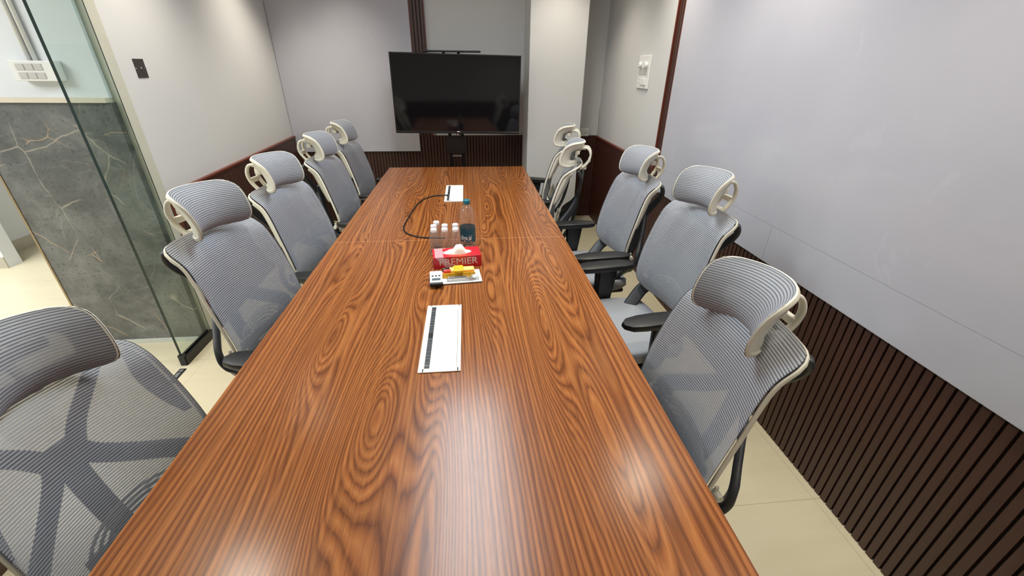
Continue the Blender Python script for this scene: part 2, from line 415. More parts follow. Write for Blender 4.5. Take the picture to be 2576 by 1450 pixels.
def mk_tissuebox():
    t = NT('red_printed_carton'); c = t.coord(); sep = t.node('ShaderNodeSeparateXYZ'); t.link(c, sep.inputs[0])
    big = t.noise(t.mapping(c, (14, 14, 20)), 1.0, 2, 0.4, 0.5)
    col = t.mix(big, srgb(186, 22, 44), srgb(206, 40, 48))
    # broad pale ribbon swoosh at the left and an orange glow printed in the middle
    d = t.math('ABSOLUTE', t.math('ADD', t.math('ADD', sep.outputs[0], 0.058), t.math('MULTIPLY', t.math('SUBTRACT', sep.outputs[2], 0.03), 0.9)))
    col = t.mix(t.math('MULTIPLY', t.math('LESS_THAN', d, 0.019), 0.6), col, srgb(226, 188, 196))
    gx = t.math('SUBTRACT', 1.0, t.math('MULTIPLY', t.math('ABSOLUTE', t.math('SUBTRACT', sep.outputs[0], 0.015)), 18.0), True)
    col = t.mix(t.math('MULTIPLY', gx, 0.7), col, srgb(224, 84, 36))
    t.base(col); t.set(Roughness=0.3); return t.m
MAT['carton'] = mk_tissuebox()

# ------------------------------------------------------------------ room shell
XL, XLB, XR = -1.715, -1.795, 1.432      # left wall (front end / back end), right wall
YB, YF = 4.80, -1.35
WZ = 0.912
def lwx(y): return XL+(XLB-XL)*(y-2.5)/(4.8-2.5)   # left wall drifts slightly outward towards the back
b = MB(); b.box((-5.6, YF-0.1, -0.06), (XR+0.12, 6.2, 0)); structure(b.build('floor', MAT['floor']))
b = MB(); b.box((-5.6, YF-0.1, CEIL), (XR+0.12, 6.2, CEIL+0.08)); structure(b.build('ceiling', MAT['ceiling']))
b = MB(); b.box((XR, YF, 0), (XR+0.12, YB+0.12, CEIL)); structure(b.build('wall_right', MAT['paint']))
b = MB(); b.box((-1.9, YB, 0), (XR, YB+0.12, CEIL)); structure(b.build('wall_back', MAT['paint']))
b = MB(); b.box((-1.80, YF-0.12, 0), (XR+0.12, YF, CEIL)); structure(b.build('wall_front', MAT['paint']))
b = MB()   # left wall, far piece
b.bm.faces.new([b.bm.verts.new(p) for p in [(XL-0.11, 2.54, 0), (XL, 2.54, 0), (XL, 2.54, CEIL), (XL-0.11, 2.54, CEIL)]])
for (x0, y0), (x1, y1) in [((XL, 2.54), (XLB, YB)), ((XLB, YB), (XLB-0.11, YB)), ((XLB-0.11, YB), (XL-0.11, 2.54))]:
    b.quad([(x0, y0, 0), (x1, y1, 0), (x1, y1, CEIL), (x0, y0, CEIL)])
b.quad([(XL-0.11, 2.54, CEIL), (XL, 2.54, CEIL), (XLB, YB, CEIL), (XLB-0.11, YB, CEIL)])
b.quad([(XL-0.11, 2.54, 0), (XL, 2.54, 0), (XLB, YB, 0), (XLB-0.11, YB, 0)])
bmesh.ops.remove_doubles(b.bm, verts=b.bm.verts[:], dist=1e-5)
structure(b.build('wall_left', MAT['paint']))
b = MB(); b.box((XL-0.11, 2.466, 0), (XL+0.004, 2.54, CEIL)); structure(b.build('trim_1', MAT['jamb']))   # plastered jamb between glass and wall
b = MB(); b.box((XL-0.11, YF, 0), (XL, 1.06, CEIL)); structure(b.build('wall_left_near', MAT['paint']))
# pillar
b = MB(); b.rbox((0.595, 4.40, 0), (1.128, YB-0.001, CEIL), 0.006, 2); structure(b.build('wall_pillar', MAT['paint']))
# corridor walls
b = MB(); b.box((-2.39, 2.445, 1.425), (XL-0.027, 2.465, CEIL)); b.box((-2.39, 2.465, 1.425), (XL-0.11, 2.56, CEIL)); structure(b.build('wall_corridor', MAT['paint_cool']))
b = MB(); b.box((-2.395, 2.43, 0.0), (XL-0.019, 2.4655, 1.405)); b.box((-2.395, 2.4655, 0.0), (XL-0.111, 2.56, 1.405)); structure(b.build('wall_stone', MAT['stone']))
b = MB(); b.box((-2.40, 2.415, 1.405), (XL-0.030, 2.4652, 1.427)); structure(b.build('trim_2', plain('cream_ledge', srgb(214, 204, 186), 0.5)))
b = MB(); b.box((-2.40, 2.420, 0.0), (XL-0.019, 2.4298, 0.028)); structure(b.build('baseboard_corridor', MAT['skirting']))
b = MB(); b.box((-2.404, 2.426, 0), (-2.394, 2.56, 1.42)); structure(b.build('trim_3', MAT['brass']))
b = MB()
b.box((-5.6, 3.70, 0), (-3.97, 3.82, CEIL)); structure(b.build('wall_corridor_end', MAT['paint_cool']))
b = MB(); b.box((-5.6, 6.0, 0), (-1.9, 6.12, CEIL)); structure(b.build('wall_corridor_back', MAT['paint_cool']))
b = MB(); b.box((-4.35, 3.82, 0), (-4.23, 6.0, CEIL)); structure(b.build('wall_corridor_side', MAT['paint_cool']))
b = MB(); b.box((-5.6, YF-0.1, 0), (-5.5, 6.0, CEIL)); structure(b.build('wall_corridor_far', MAT['paint_cool']))
b = MB(); b.box((-5.6, YF-0.22, 0), (-1.80, YF-0.1, CEIL)); structure(b.build('wall_corridor_front', MAT['paint_cool']))
b = MB(); b.box((-5.6, 3.688, 0), (-3.97, 3.70, 0.10)); b.box((-4.23, 3.82, 0), (-4.218, 6.0, 0.10)); structure(b.build('baseboard_corridor_end', plain('tile_skirting', srgb(186, 180, 164), 0.4)))

# slatted wainscot: one mesh per wall, real grooves
def slats(name, p0, p1, z0, z1, thick, mat, nrm, pitch=0.0325, groove=0.008, trimtop=True):
    p0 = Vector(p0); p1 = Vector(p1); d = (p1-p0); L = d.length; d.normalize(); n = Vector(nrm)
    M = Matrix(((d.x, n.x, 0, p0.x), (d.y, n.y, 0, p0.y), (0, 0, 1, 0), (0, 0, 0, 1)))
    b = MB(); b.box((0, 0.0, z0), (L, thick-0.009, z1), 1, M)
    k = 0
    while k*pitch+0.003 < L:
        a = k*pitch; e = min(a+pitch-groove, L)
        b.box((a, thick-0.010, z0+0.001), (e, thick, z1-0.001), 0, M); k += 1
    return b, M, L
MAT['groove'] = plain('groove_dark_board', srgb(22, 13, 11), 0.8)  # darker board behind the slats, showing in the grooves
# right wall: under the board, from y=-1.35 to 3.05, then a lower-reddish piece from 3.05 to the corner
b, M_, L_ = slats('x', (XR, YF), (XR, 3.12), 0, WZ, 0.022, None, (-1, 0)); structure(b.build('wall_right_wainscot', [MAT['slat'], MAT['groove']]))
b, M_, L_ = slats('x', (XR, 3.17), (XR, YB), 0, WZ-0.012, 0.018, None, (-1, 0), groove=0.004); structure(b.build('wall_right_wainscot_far', [MAT['slat_red'], MAT['groove']]))
b = MB(); b.box((XR-0.024, 3.12, WZ-0.014), (XR, YB, WZ)); structure(b.build('trim_4', MAT['trim_red']))
b, M_, L_ = slats('x', (XR, 3.065), (XR, 3.17), WZ, CEIL, 0.022, None, (-1, 0)); 
structure(b.build('wall_right_slat_strip', [MAT['slat'], MAT['groove']]))
b = MB(); b.box((XR-0.032, 3.160, WZ-0.03), (XR, 3.174, CEIL)); b.box((XR-0.030, 3.062, WZ), (XR, 3.072, CEIL)); structure(b.build('trim_5', MAT['trim_red']))
# back wall
b, M_, L_ = slats('x', (-1.79, YB), (0.595, YB), 0, WZ+0.007, 0.022, None, (0, -1)); structure(b.build('wall_back_wainscot', [MAT['slat'], MAT['groove']]))
b, M_, L_ = slats('x', (1.128, YB), (XR-0.02, YB), 0, WZ, 0.022, None, (0, -1), groove=0.004); structure(b.build('wall_back_wainscot_alcove', [MAT['slat_red'], MAT['groove']]))
b, M_, L_ = slats('x', (-0.50, YB), (-0.372, YB), WZ, CEIL, 0.022, None, (0, -1)); structure(b.build('wall_back_slat_strip', [MAT['slat'], MAT['groove']]))
b = MB(); b.box((-0.508, YB-0.026, WZ), (-0.498, YB, CEIL)); b.box((-0.374, YB-0.026, WZ), (-0.364, YB, CEIL)); structure(b.build('trim_6', MAT['trim_red']))
# left wall
nl = Vector((YB-2.54, XL-XLB, 0)).normalized()
b, M_, L_ = slats('x', (XL, 2.545), (XLB, YB), 0, WZ, 0.022, None, (nl.x, nl.y)); structure(b.build('wall_left_wainscot', [MAT['slat'], MAT['groove']]))
b = MB(); b.box((-0.001, 0.0, WZ), (L_, 0.026, WZ+0.012), 0, M_); b.box((-0.012, 0.0, 0), (0.0, 0.026, WZ+0.012), 0, M_); structure(b.build('trim_7', MAT['trim_red']))
b, M_, L_ = slats('x', (XL, YF), (XL, 1.05), 0, WZ, 0.05, None, (1, 0)); structure(b.build('wall_left_wainscot_near', [MAT['slat'], MAT['groove']]))
b, M_, L_ = slats('x', (XL, YF), (XR, YF), 0, WZ, 0.022, None, (0, 1)); structure(b.build('wall_front_wainscot', [MAT['slat'], MAT['groove']]))

# glossy writing boards
bd = empty('whiteboard', (XR-0.024, 0.9, 0.765), 'large glossy lavender-white writing board covering the right wall above dark slats', 'whiteboard')
def part_box(name, a, b_, mat, parent, r=0.0, seg=2):
    """axis-aligned part given in world coordinates (parent must be unrotated)"""
    o = Vector(parent.location); m = MB()
    a = Vector(a)-o; b_ = Vector(b_)-o
    if r: m.rbox(tuple(a), tuple(b_), r, seg)
    else: m.box(tuple(a), tuple(b_))
    return m.build(name, mat, parent)
XF = XR-0.034
part_box('upper_panel', (XF, YF+0.02, 0.9375), (XR-0.0225, 3.05, CEIL-0.005), MAT['board'], bd)
part_box('lower_panel', (XF, 1.741, 0.765), (XR-0.0225, 3.05, 0.9365), MAT['board'], bd)
part_box('lower_panel', (XF, YF+0.02, 0.765), (XR-0.0225, 1.7395, 0.9365), MAT['board'], bd)
m = MB(); m.box((-0.010, YF+0.02-0.9, -0.001), (0.001, 3.05-0.9, 0.0006)); m.box((-0.010, 2.1497, 0), (0.001, 2.151, CEIL-0.77)); m.build('edge_strip', plain('white_edge_band', srgb(226, 226, 228), 0.4), bd)
bk = empty('whiteboard', (-1.15, YB-0.024, 0.765), 'glossy lavender-white writing board on the back wall, left of the television', 'whiteboard')
part_box('panel', (-1.79, YB-0.034, 0.765), (-0.509, YB-0.0225, CEIL-0.005), MAT['board'], bk)
part_box('edge_strip', (-1.79, YB-0.0342, 0.7635), (-0.508, YB-0.0225, 0.7655), MAT['skirting'], bk)

# glass partition beside the door opening
b = MB()
x0, x1 = XL-0.006, XL+0.008
b.box((x0, 2.168, 0.012), (x1, 2.467, CEIL-0.01), 0)
for f in b.bm.faces:
    f.normal_update()
    if abs(f.normal.y) > 0.9: f.material_index = 1
g = b.build('window_1', [MAT['glass'], MAT['glass_edge']]); structure(g)
ch = MB(); ch.box((XL-0.018, 2.166, 0), (x0-0.0005, 2.466, 0.055)); ch.box((x1+0.0005, 2.166, 0), (XL+0.022, 2.466, 0.055)); ch.box((x0-0.001, 2.166, 0), (x1+0.001, 2.466, 0.0115))
structure(ch.build('window_1_channel', MAT['black'], None))
b = MB(); b.box((XL-0.015, 2.16, 0.0), (XL+0.018, 2.182, 0.07)); structure(b.build('trim_8', MAT['black_plastic']))
# floor pivot plate of the door
fp = empty('floor_pivot_plate', (-1.700, 2.065, 0.0), 'small black slotted pivot plate set in the floor by the glass', 'floor plate')
m = MB(); m.box((-0.018, -0.062, 0.0005), (0.018, 0.062, 0.004)); m.build('plate', MAT['black'], fp)
for y, s in ((-0.042, 0.011), (0.0, 0.024), (0.042, 0.011)):
    m = MB(); m.box((-0.010, y-s, 0.004), (0.010, y+s, 0.0052)); m.build('insert', MAT['steel'], fp)

# ------------------------------------------------------------------ ceiling lights (out of frame, but they light the room and mirror in the table)
cl = empty('ceiling_panel_light', (-0.07, 2.0, CEIL), 'long cool white ceiling light panel above the conference table', 'ceiling light')
m = MB()
for a, c2 in (((-0.31, -0.78, -0.03), (-0.285, 0.78, 0)), ((0.285, -0.78, -0.03), (0.31, 0.78, 0)), ((-0.285, -0.78, -0.03), (0.285, -0.755, 0)), ((-0.285, 0.755, -0.03), (0.285, 0.78, 0))): m.box(a, c2)
m.build('frame', MAT['cool_plastic'], cl)
m = MB(); m.box((-0.285, -0.755, -0.02), (0.285, 0.755, -0.001)); m.build('diffuser', MAT['diffuser'], cl)
for i, (x, y) in enumerate(SPOTS):
    e = empty('recessed_downlight', (x, y, CEIL), 'small round warm recessed ceiling spotlight near the walls', 'ceiling light', 'warm recessed ceiling spotlights')  # the last fitting is added too, housing the back-board fill spot
    m = MB(); m.lathe([(0.045, -0.006), (0.055, -0.006), (0.058, 0.0), (0.045, -0.001)], 20, cap=False); m.build('ring', MAT['cool_plastic'], e)
    m = MB(); m.lathe([(0.0449, -0.002), (0.0449, -0.0005)], 20); m.build('lens', MAT['lamp'], e)

# ------------------------------------------------------------------ conference table
TX0, TX1, TY1, TSEAM, TY0, TZ = -0.722, 0.510, 4.01, 2.160, 0.30, 0.75
EYES = [(-0.50, 1.26, 5, .030, .16), (-0.27, 0.865, 5.5, .030, .13), (-0.33, 0.72, 3.5, .03, .2), (0.235, 1.16, 5, .032, .22), (0.26, 1.42, 3.5, .03, .15), (0.06, 1.55, 4, .028, .16),
        (0.02, 1.95, 3.5, .03, .12), (-0.22, 2.9, 4.5, .03, .13), (-0.55, 3.35, 5, .03, .16), (-0.42, 2.85, 4, .03, .12), (0.10, 3.45, 5, .03, .20), (0.10, 2.75, 5, .03, .16), (0.38, 3.3, 4.5, .03, .15),
        (0.42, 2.45, 4, .03, .14), (0.06, 2.35, 4.5, .03, .12), (-0.55, 1.9, -4, .03, .2), (0.40, 1.85, -4, .03, .2), (-0.10, 0.55, -4, .03, .25), (0.33, 0.75, 4, .03, .25), (-0.40, 2.35, 4, .03, .12), (-0.22, 1.55, 4, .03, .14), (0.23, 3.75, 4, .03, .1), (-0.25, 3.7, 4.5, .03, .12), (-0.13, 1.15, 3, .025, .2)]
def grain(x, y):
    h = x*60
    for ex, ey, a, sx, sy in EYES:
        q = ((x-ex)/sx)**2*0.55+((y-ey)/sy)**2*0.45
        if q < 9: h += a*1.15*math.exp(-q)
        q = ((x-ex)/(sx*3))**2+((y-ey)/(sy*3.2))**2
        if q < 9: h += a*0.7*math.exp(-q)
    h += 6.0*mnoise.noise(Vector((x*2.4, y*0.4, 3.1)))+1.2*mnoise.noise(Vector((x*9, y*0.9, 7.7)))+0.3*mnoise.noise(Vector((x*22, y*4, 1.7)))
    return h
tb = empty('conference_table', ((TX0+TX1)/2, 2.1, 0), 'long zebra-grained brown wooden conference table down the middle of the room', 'table')
def top_panel(y0, y1):
    o = Vector(tb.location); nx, ny = 200, int((y1-y0)/0.010)
    bm = bmesh.new(); vv = []
    lay = bm.verts.layers.float.new('grain')
    for j in range(ny+1):
        row = []
        for i in range(nx+1):
            x = TX0+(TX1-TX0)*i/nx; y = y0+(y1-y0)*j/ny
            v = bm.verts.new((x-o.x, y-o.y, TZ)); v[lay] = grain(x, y); row.append(v)
        vv.append(row)
    for j in range(ny):
        for i in range(nx): bm.faces.new([vv[j][i], vv[j][i+1], vv[j+1][i+1], vv[j+1][i]])
    # sides and underside
    z = TZ-0.026
    ring = [vv[0][i] for i in range(nx+1)]+[vv[j][nx] for j in range(1, ny+1)]+[vv[ny][i] for i in range(nx-1, -1, -1)]+[vv[j][0] for j in range(ny-1, 0, -1)]
    mid = [bm.verts.new((v.co.x*1.0, v.co.y, TZ-0.0015)) for v in ring]
    low = [bm.verts.new((v.co.x, v.co.y, z)) for v in ring]
    for v, r_ in list(zip(mid, ring))+list(zip(low, ring)): v[lay] = r_[lay]
    n = len(ring)
    for k in range(n):
        f = bm.faces.new([ring[k], mid[k], mid[(k+1) % n], ring[(k+1) % n]]); f.material_index = 2
        f = bm.faces.new([mid[k], low[k], low[(k+1) % n], mid[(k+1) % n]]); f.material_index = 1
    f = bm.faces.new(low); f.material_index = 1
    bmesh.ops.recalc_face_normals(bm, faces=bm.faces[:])
    me = bpy.data.meshes.new('tabletop'); bm.to_mesh(me); bm.free()
    for mm in ('table', 'table_edge', 'seam'): me.materials.append(MAT[mm])
    ob = bpy.data.objects.new('tabletop', me); COL.objects.link(ob); ob.parent = tb
    return ob
top_panel(TY0, TSEAM-0.0012); top_panel(TSEAM+0.0012, TY1)
part_box('seam_strip', (TX0+0.001, TSEAM-0.0012, TZ-0.02), (TX1-0.001, TSEAM+0.0012, TZ-0.0003), MAT['seam'], tb)
for y in (TY0+0.12, TSEAM, TY1-0.14):
    part_box('leg_panel', (-0.17, y-0.018, 0), (-0.04, y+0.018, TZ-0.027), MAT['table_edge'], tb, 0.002)
part_box('modesty_panel', (-0.115, TY0+0.15, 0.15), (-0.095, TSEAM-0.02, TZ-0.027), MAT['table_edge'], tb)
part_box('modesty_panel', (-0.115, TSEAM+0.02, 0.15), (-0.095, TY1-0.17, TZ-0.027), MAT['table_edge'], tb)

def cable_box(y0, y1, label, lid_tilt):
    xc = -0.1135; yc = (y0+y1)/2; L = y1-y0; W = 0.131
    e = empty('cable_access_box', (xc, yc, TZ), label, 'cable box')
    hx, hy = W/2, L/2
    m = MB()
    m.rbox((-hx, -hy, 0.0003), (-hx+0.018, hy, 0.0045), 0.0015)
    m.rbox((hx-0.012, -hy, 0.0003), (hx, hy, 0.0045), 0.0015)
    m.rbox((-hx+0.012, -hy, 0.0003), (hx-0.006, -hy+0.018, 0.0045), 0.0015); m.rbox((-hx+0.012, hy-0.012, 0.0003), (hx-0.006, hy, 0.0045), 0.0015)
    m.build('frame', MAT['box_white'], e)
    m = MB(); m.box((-hx+0.017, -hy+0.017, 0.0001), (-hx+0.0335, hy-0.012, 0.0026)); m.build('brush_strip', MAT['brush'], e)
    m = MB(); lw = W-0.0335-0.0135
    m.rbox((-lw, -hy+0.0185, 0.0), (0, hy-0.0125, 0.003), 0.001)
    o = m.build('lid', MAT['box_white'], e); o.location = (hx-0.0128, 0, 0.0012); o.rotation_euler = (0, lid_tilt, 0)
    m = MB(); m.box((-hx+0.018, -0.018, 0.0022), (-hx+0.0325, 0.012, 0.003)); m.build('brush_gap', MAT['black'], e)
    return e
cable_box(1.036, 1.443, 'white metal cable box with black brush strip, in the near half of the table', 0)
cable_box(2.873, 3.316, 'white metal cable box on the far table half, black cable coming out', 0.05)
# black cable looping over the table
cp = [(-0.158, 3.015, .757), (-0.172, 3.005, .762), (-0.20, 3.018, .757), (-0.24, 3.022, .755), (-0.30, 2.972, .754), (-0.344, 2.862, .754), (-0.367, 2.692, .754), (-0.382, 2.502, .754), (-0.387, 2.373, .754), (-0.373, 2.292, .754), (-0.34, 2.24, .754), (-0.282, 2.199, .754), (-0.232, 2.183, .754), (-0.19, 2.178, .754), (-0.14, 2.17, .754)]
o_ = Vector((-0.38, 2.5, TZ))
m = MB(); m.tube([p-o_ for p in smooth_path(cp, 8)], 0.0042, 8)
tag(m.build('power_cable', MAT['black'], loc=o_, smooth=True), 'thin black cable looping across the far half of the table', 'cable')

# ------------------------------------------------------------------ chair
def back_prof(t):
    """t 0..1 bottom->top : (F, Z) of the back mesh centre line"""
    P = [(-0.205, 0.560), (-0.190, 0.605), (-0.190, 0.665), (-0.206, 0.75), (-0.229, 0.84), (-0.252, 0.92), (-0.275, 0.975), (-0.308, 1.008), (-0.352, 1.036)]
    return curve_at(P, t)
def curve_at(P, t):
    Ls = [0]
    for a, b_ in zip(P, P[1:]): Ls.append(Ls[-1]+math.dist(a, b_))
    s = t*Ls[-1]; i = 0
    while i < len(P)-2 and Ls[i+1] < s: i += 1
    u = (s-Ls[i])/(Ls[i+1]-Ls[i])
    g = lambda k: P[max(0, min(len(P)-1, k))]
    p0, p1, p2, p3 = g(i-1), g(i), g(i+1), g(i+2)
    return tuple(0.5*((2*p1[k])+(-p0[k]+p2[k])*u+(2*p0[k]-5*p1[k]+4*p2[k]-p3[k])*u*u+(-p0[k]+3*p1[k]-3*p2[k]+p3[k])*u**3) for k in range(2))
BL = 0.56
def back_half(t):
    s = t*BL
    base = 0.212+0.012*math.sin(min(1, t/0.75)*PI)-0.008*max(0, t-0.75)/0.25
    rb, rt = 0.085, 0.055
    if s < rb: base = base-rb+math.sqrt(max(0, rb*rb-(rb-s)**2))
    if s > BL-rt: base = base-rt+math.sqrt(max(0, rt*rt-(s-BL+rt)**2))
    return base
def back_pt(u, t, off=0.0):
    f, z = back_prof(t); f2, z2 = back_prof(min(1, t+0.01)); f1, z1 = back_prof(max(0, t-0.01))
    tx, tz = f2-f1, z2-z1; l = math.hypot(tx, tz); nf, nz = -tz/l, tx/l     # normal pointing backwards
    w_ = back_half(t)
    f += 0.042*(u*w_/0.235)**2
    return Vector((f+nf*off, u*w_, z+nz*off))
def head_prof(t):
    P = [(-0.318, 1.020), (-0.298, 1.036), (-0.292, 1.068), (-0.302, 1.108), (-0.324, 1.148), (-0.362, 1.184)]
    return curve_at(P, t)
def head_half(t):
    base = 0.127+0.010*t; HL = 0.18; s = t*HL; r = 0.036
    if s < r: base = base-r+math.sqrt(max(0, r*r-(r-s)**2))
    if s > HL-r: base = base-r+math.sqrt(max(0, r*r-(s-HL+r)**2))
    return base
def head_pt(u, t, off=0.0, k=1.0):
    f, z = head_prof(t); f2, z2 = head_prof(min(1, t+0.02)); f1, z1 = head_prof(max(0, t-0.02))
    tx, tz = f2-f1, z2-z1; l = math.hypot(tx, tz); nf, nz = -tz/l, tx/l
    w_ = head_half(t)*k; uu = u*w_/0.14
    f += 0.092*abs(uu)**2.2
    return Vector((f+nf*off, u*w_, z+nz*off))
def grid_surface(fn, nu, nv, L, name, mat, parent):
    bm = bmesh.new(); uvl = bm.loops.layers.uv.new('UVMap'); lay = bm.verts.layers.float.new('rim'); vv = []
    cols = [-1, -0.985, -0.965, -0.94]+[-0.94+1.88*i/(nu-6) for i in range(1, nu-6)]+[0.94, 0.965, 0.985, 1]; nu = len(cols)-1
    for j in range(nv+1):
        row = []
        for u_ in cols:
            v_ = bm.verts.new(fn(u_, j/nv)); v_[lay] = abs(u_); row.append(v_)
        vv.append(row)
    for j in range(nv):
        for i in range(nu):
            f = bm.faces.new([vv[j][i], vv[j][i+1], vv[j+1][i+1], vv[j+1][i]]); f.smooth = True
            for lp, (a, c2) in zip(f.loops, ((i, j), (i+1, j), (i+1, j+1), (i, j+1))):
                p = vv[c2][a].co; lp[uvl].uv = (p.y, c2/nv*L)
    me = bpy.data.meshes.new(name); bm.to_mesh(me); bm.free(); me.materials.append(mat)
    o = bpy.data.objects.new(name, me); COL.objects.link(o); o.parent = parent; return o
def outline(fn, off, n=26, m=9, k=None):
    pts = []
    ts = [i/n for i in range(n+1)]
    tt = [0, .004, .015, .04, .075]+[0.075+(0.925-0.075)*i/n for i in range(1, n)]+[.925, .96, .985, .996, 1.0]
    pts += [(1, t) for t in tt]
    pts += [(1-2*i/m, 1.0) for i in range(1, m)]
    pts += [(-1, t) for t in reversed(tt)]
    pts += [(-1+2*i/m, 0.0) for i in range(1, m)]
    P = [fn(u, t, off) for u, t in pts]; N = [fn(u, t, off+0.01)-fn(u, t, off) for u, t in pts]
    return P, N
def make_chair():
    root = empty('office_chair', (0, 0, 0), 'x', 'chair')
    # seat
    bm = bmesh.new(); nu, nv = 16, 16; vv = []
    def sp(u, v, lvl):
        f = -0.235+0.50*v; wd = 0.235+0.02*math.sin(v*PI)
        se = 4.5; r = (abs(u)**se+abs(2*v-1)**se)**(1/se)
        if r > 1: u /= r; v = ((2*v-1)/r+1)/2; f = -0.235+0.50*v
        z = 0.455+0.018*u*u-0.004*(1-u*u)-0.030*max(0, (v-0.75)/0.25)**2-0.018*max(0, (0.12-v)/0.12)**2
        if lvl == 1: return Vector((f*1.0, u*wd, z-0.035))
        if lvl == 2: return Vector((f*0.93, u*wd*0.92, z-0.060))
        if lvl == 3: return Vector((f*0.985, u*wd*0.97, z+0.002))
        return Vector((f*0.96, u*wd*0.94, z+0.008))
    b = MB(); tv = [[b.bm.verts.new(sp(-1+2*i/nu, j/nv, 0)) for i in range(nu+1)] for j in range(nv+1)]
    for j in range(nv):
        for i in range(nu): b.bm.faces.new([tv[j][i], tv[j][i+1], tv[j+1][i+1], tv[j+1][i]])
    idx = [(i, 0) for i in range(nu+1)]+[(nu, j) for j in range(1, nv+1)]+[(i, nv) for i in range(nu-1, -1, -1)]+[(0, j) for j in range(nv-1, 0, -1)]
    rings = [[tv[j][i] for i, j in idx]]
    for lv in (3, 1, 2): rings.append([b.bm.verts.new(sp(-1+2*i/nu, j/nv, lv)) for i, j in idx])
    for a, c2 in zip(rings, rings[1:]):
        for k in range(len(idx)): b.bm.faces.new([a[k], c2[k], c2[(k+1) % len(idx)], a[(k+1) % len(idx)]])
    b.bm.faces.new(rings[-1])
    b.build('seat', MAT['seat_foam'], root, smooth=True)
    b = MB(); b.rbox((-0.20, -0.19, 0.375), (0.20, 0.19, 0.402), 0.012); b.rbox((-0.13, -0.10, 0.33), (0.10, 0.10, 0.376), 0.015)
    b.build('seat_mechanism', MAT['black_plastic'], root)
    # backrest
    bf = None
    bk_ = grid_surface(lambda u, t: back_pt(u, t, 0), 20, 52, BL, 'backrest_mesh', MAT['mesh'], root)
    P, N = outline(back_pt, 0.0125)
    b = MB(); b.sweep(P, rrect(0.006, 0.013, 0.0025, 2), closed=True, normals=N); fr = b.build('backrest_frame', MAT['white_plastic'], root, smooth=True)
    # flanges: broad light plastic webs along both sides of the frame
    for s in (-1, 1):
        b = MB(); n = 14
        A = [back_pt(s*0.965, 0.45+0.48*k/n, 0.019) for k in range(n+1)]
        Bp = [back_pt(s*(0.93-0.13*math.sin(PI*(k+1)/(n+2))), 0.45+0.48*k/n, 0.022+0.026*math.sin(PI*min(1, (k+2)/n*0.72))) for k in range(n+1)]
        for k in range(n): b.quad([A[k], A[k+1], Bp[k+1], Bp[k]])
        bmesh.ops.remove_doubles(b.bm, verts=b.bm.verts[:], dist=1e-5)
        o = b.build('frame_flange', MAT['white_plastic'], fr, smooth=True); mm = o.modifiers.new('solid', 'SOLIDIFY'); mm.thickness = 0.004
    # lumbar pad: light piece with ribbed arcs behind the mesh
    b = MB()
    for k in range(5):
        hw = 0.035+0.024*k; pts = []
        for i in range(13):
            a = PI*i/12; yv = -math.cos(a)*hw; tv_ = 0.12+0.075*math.sin(a)*(k+1)/2.6
            p = back_pt(0, tv_, 0.022); p.y = yv; p.x += 0.035*(yv/0.235)**2; pts.append(p)
        b.tube(pts, 0.0042, 6, scales=None)
    p = back_pt(0, 0.10, 0.024); b.rbox((p.x-0.006, -0.135, p.z-0.03), (p.x+0.004, 0.135, p.z+0.012), 0.004)
    b.build('lumbar_support', MAT['white_plastic'], root, smooth=True)
    # charcoal X-shaped spine
    b = MB()
    for s in (-1, 1):
        up_ = smooth_path([(-0.345, 0.165*s, 1.010), (-0.362, 0.155*s, 0.975), (-0.368, 0.120*s, 0.925), (-0.360, 0.062*s, 0.86), (-0.345, 0.024*s, 0.80)], 5)
        b.sweep(up_, rrect(0.040, 0.017, 0.007, 2), normals=[(-1, 0, 0.15)]*len(up_), scales=[(0.7+0.5*i/(len(up_)-1), 1) for i in range(len(up_))])
        dn = smooth_path([(-0.350, 0.018*s, 0.83), (-0.342, 0.040*s, 0.775), (-0.312, 0.100*s, 0.715), (-0.272, 0.165*s, 0.665), (-0.250, 0.203*s, 0.628), (-0.240, 0.210*s, 0.585), (-0.218, 0.208*s, 0.552), (-0.180, 0.20*s, 0.525), (-0.10, 0.17*s, 0.440)], 5)
        b.sweep(dn, rrect(0.048, 0.018, 0.007, 2), normals=[Vector((-1, 0.9*s*min(1, i/12), 0.1)) for i in range(len(dn))], scales=[(1+0.35*min(1, i/20), 1+0.3*min(1, i/20)) for i in range(len(dn))])
    ps = smooth_path([(-0.352, 0, 0.84), (-0.340, 0, 0.70), (-0.30, 0, 0.55), (-0.22, 0, 0.43), (-0.08, 0, 0.375)], 5)
    b.sweep(ps, rrect(0.055, 0.024, 0.008, 2), normals=[(-1, 0, 0.3)]*len(ps))
    b.build('back_support', MAT['dark_plastic'], root, smooth=True)
    for s in (-1, 1):
        b = MB(); Mx = Matrix.Translation((-0.205, 0.208*s, 0.612)) @ Matrix.Rotation(PI/2*s, 4, 'X')
        b.lathe([(0.010, -0.014), (0.011, 0.012), (0.008, 0.0155), (0.002, 0.016)], 16, M=Mx); b.rbox((-0.208, 0.202*s-0.004, 0.598), (-0.196, 0.202*s+0.004, 0.640), 0.004)
        b.build('hinge_button', MAT['white_plastic'], root, smooth=False)
    # headrest
    hp = grid_surface(lambda u, t: head_pt(u, t, 0), 22, 20, 0.18, 'headrest_mesh', MAT['mesh_head'], root)
    P, N = outline(head_pt, 0.0085, n=12, m=14)
    b = MB(); b.sweep(P, rrect(0.007, 0.015, 0.003, 2), closed=True, normals=N)
    # broad rear ring, open in the middle
    rp = []
    m_ = len(P)
    for (p, nrm) in zip(P, N):
        pass
    inner = []
    outer = []
    import itertools
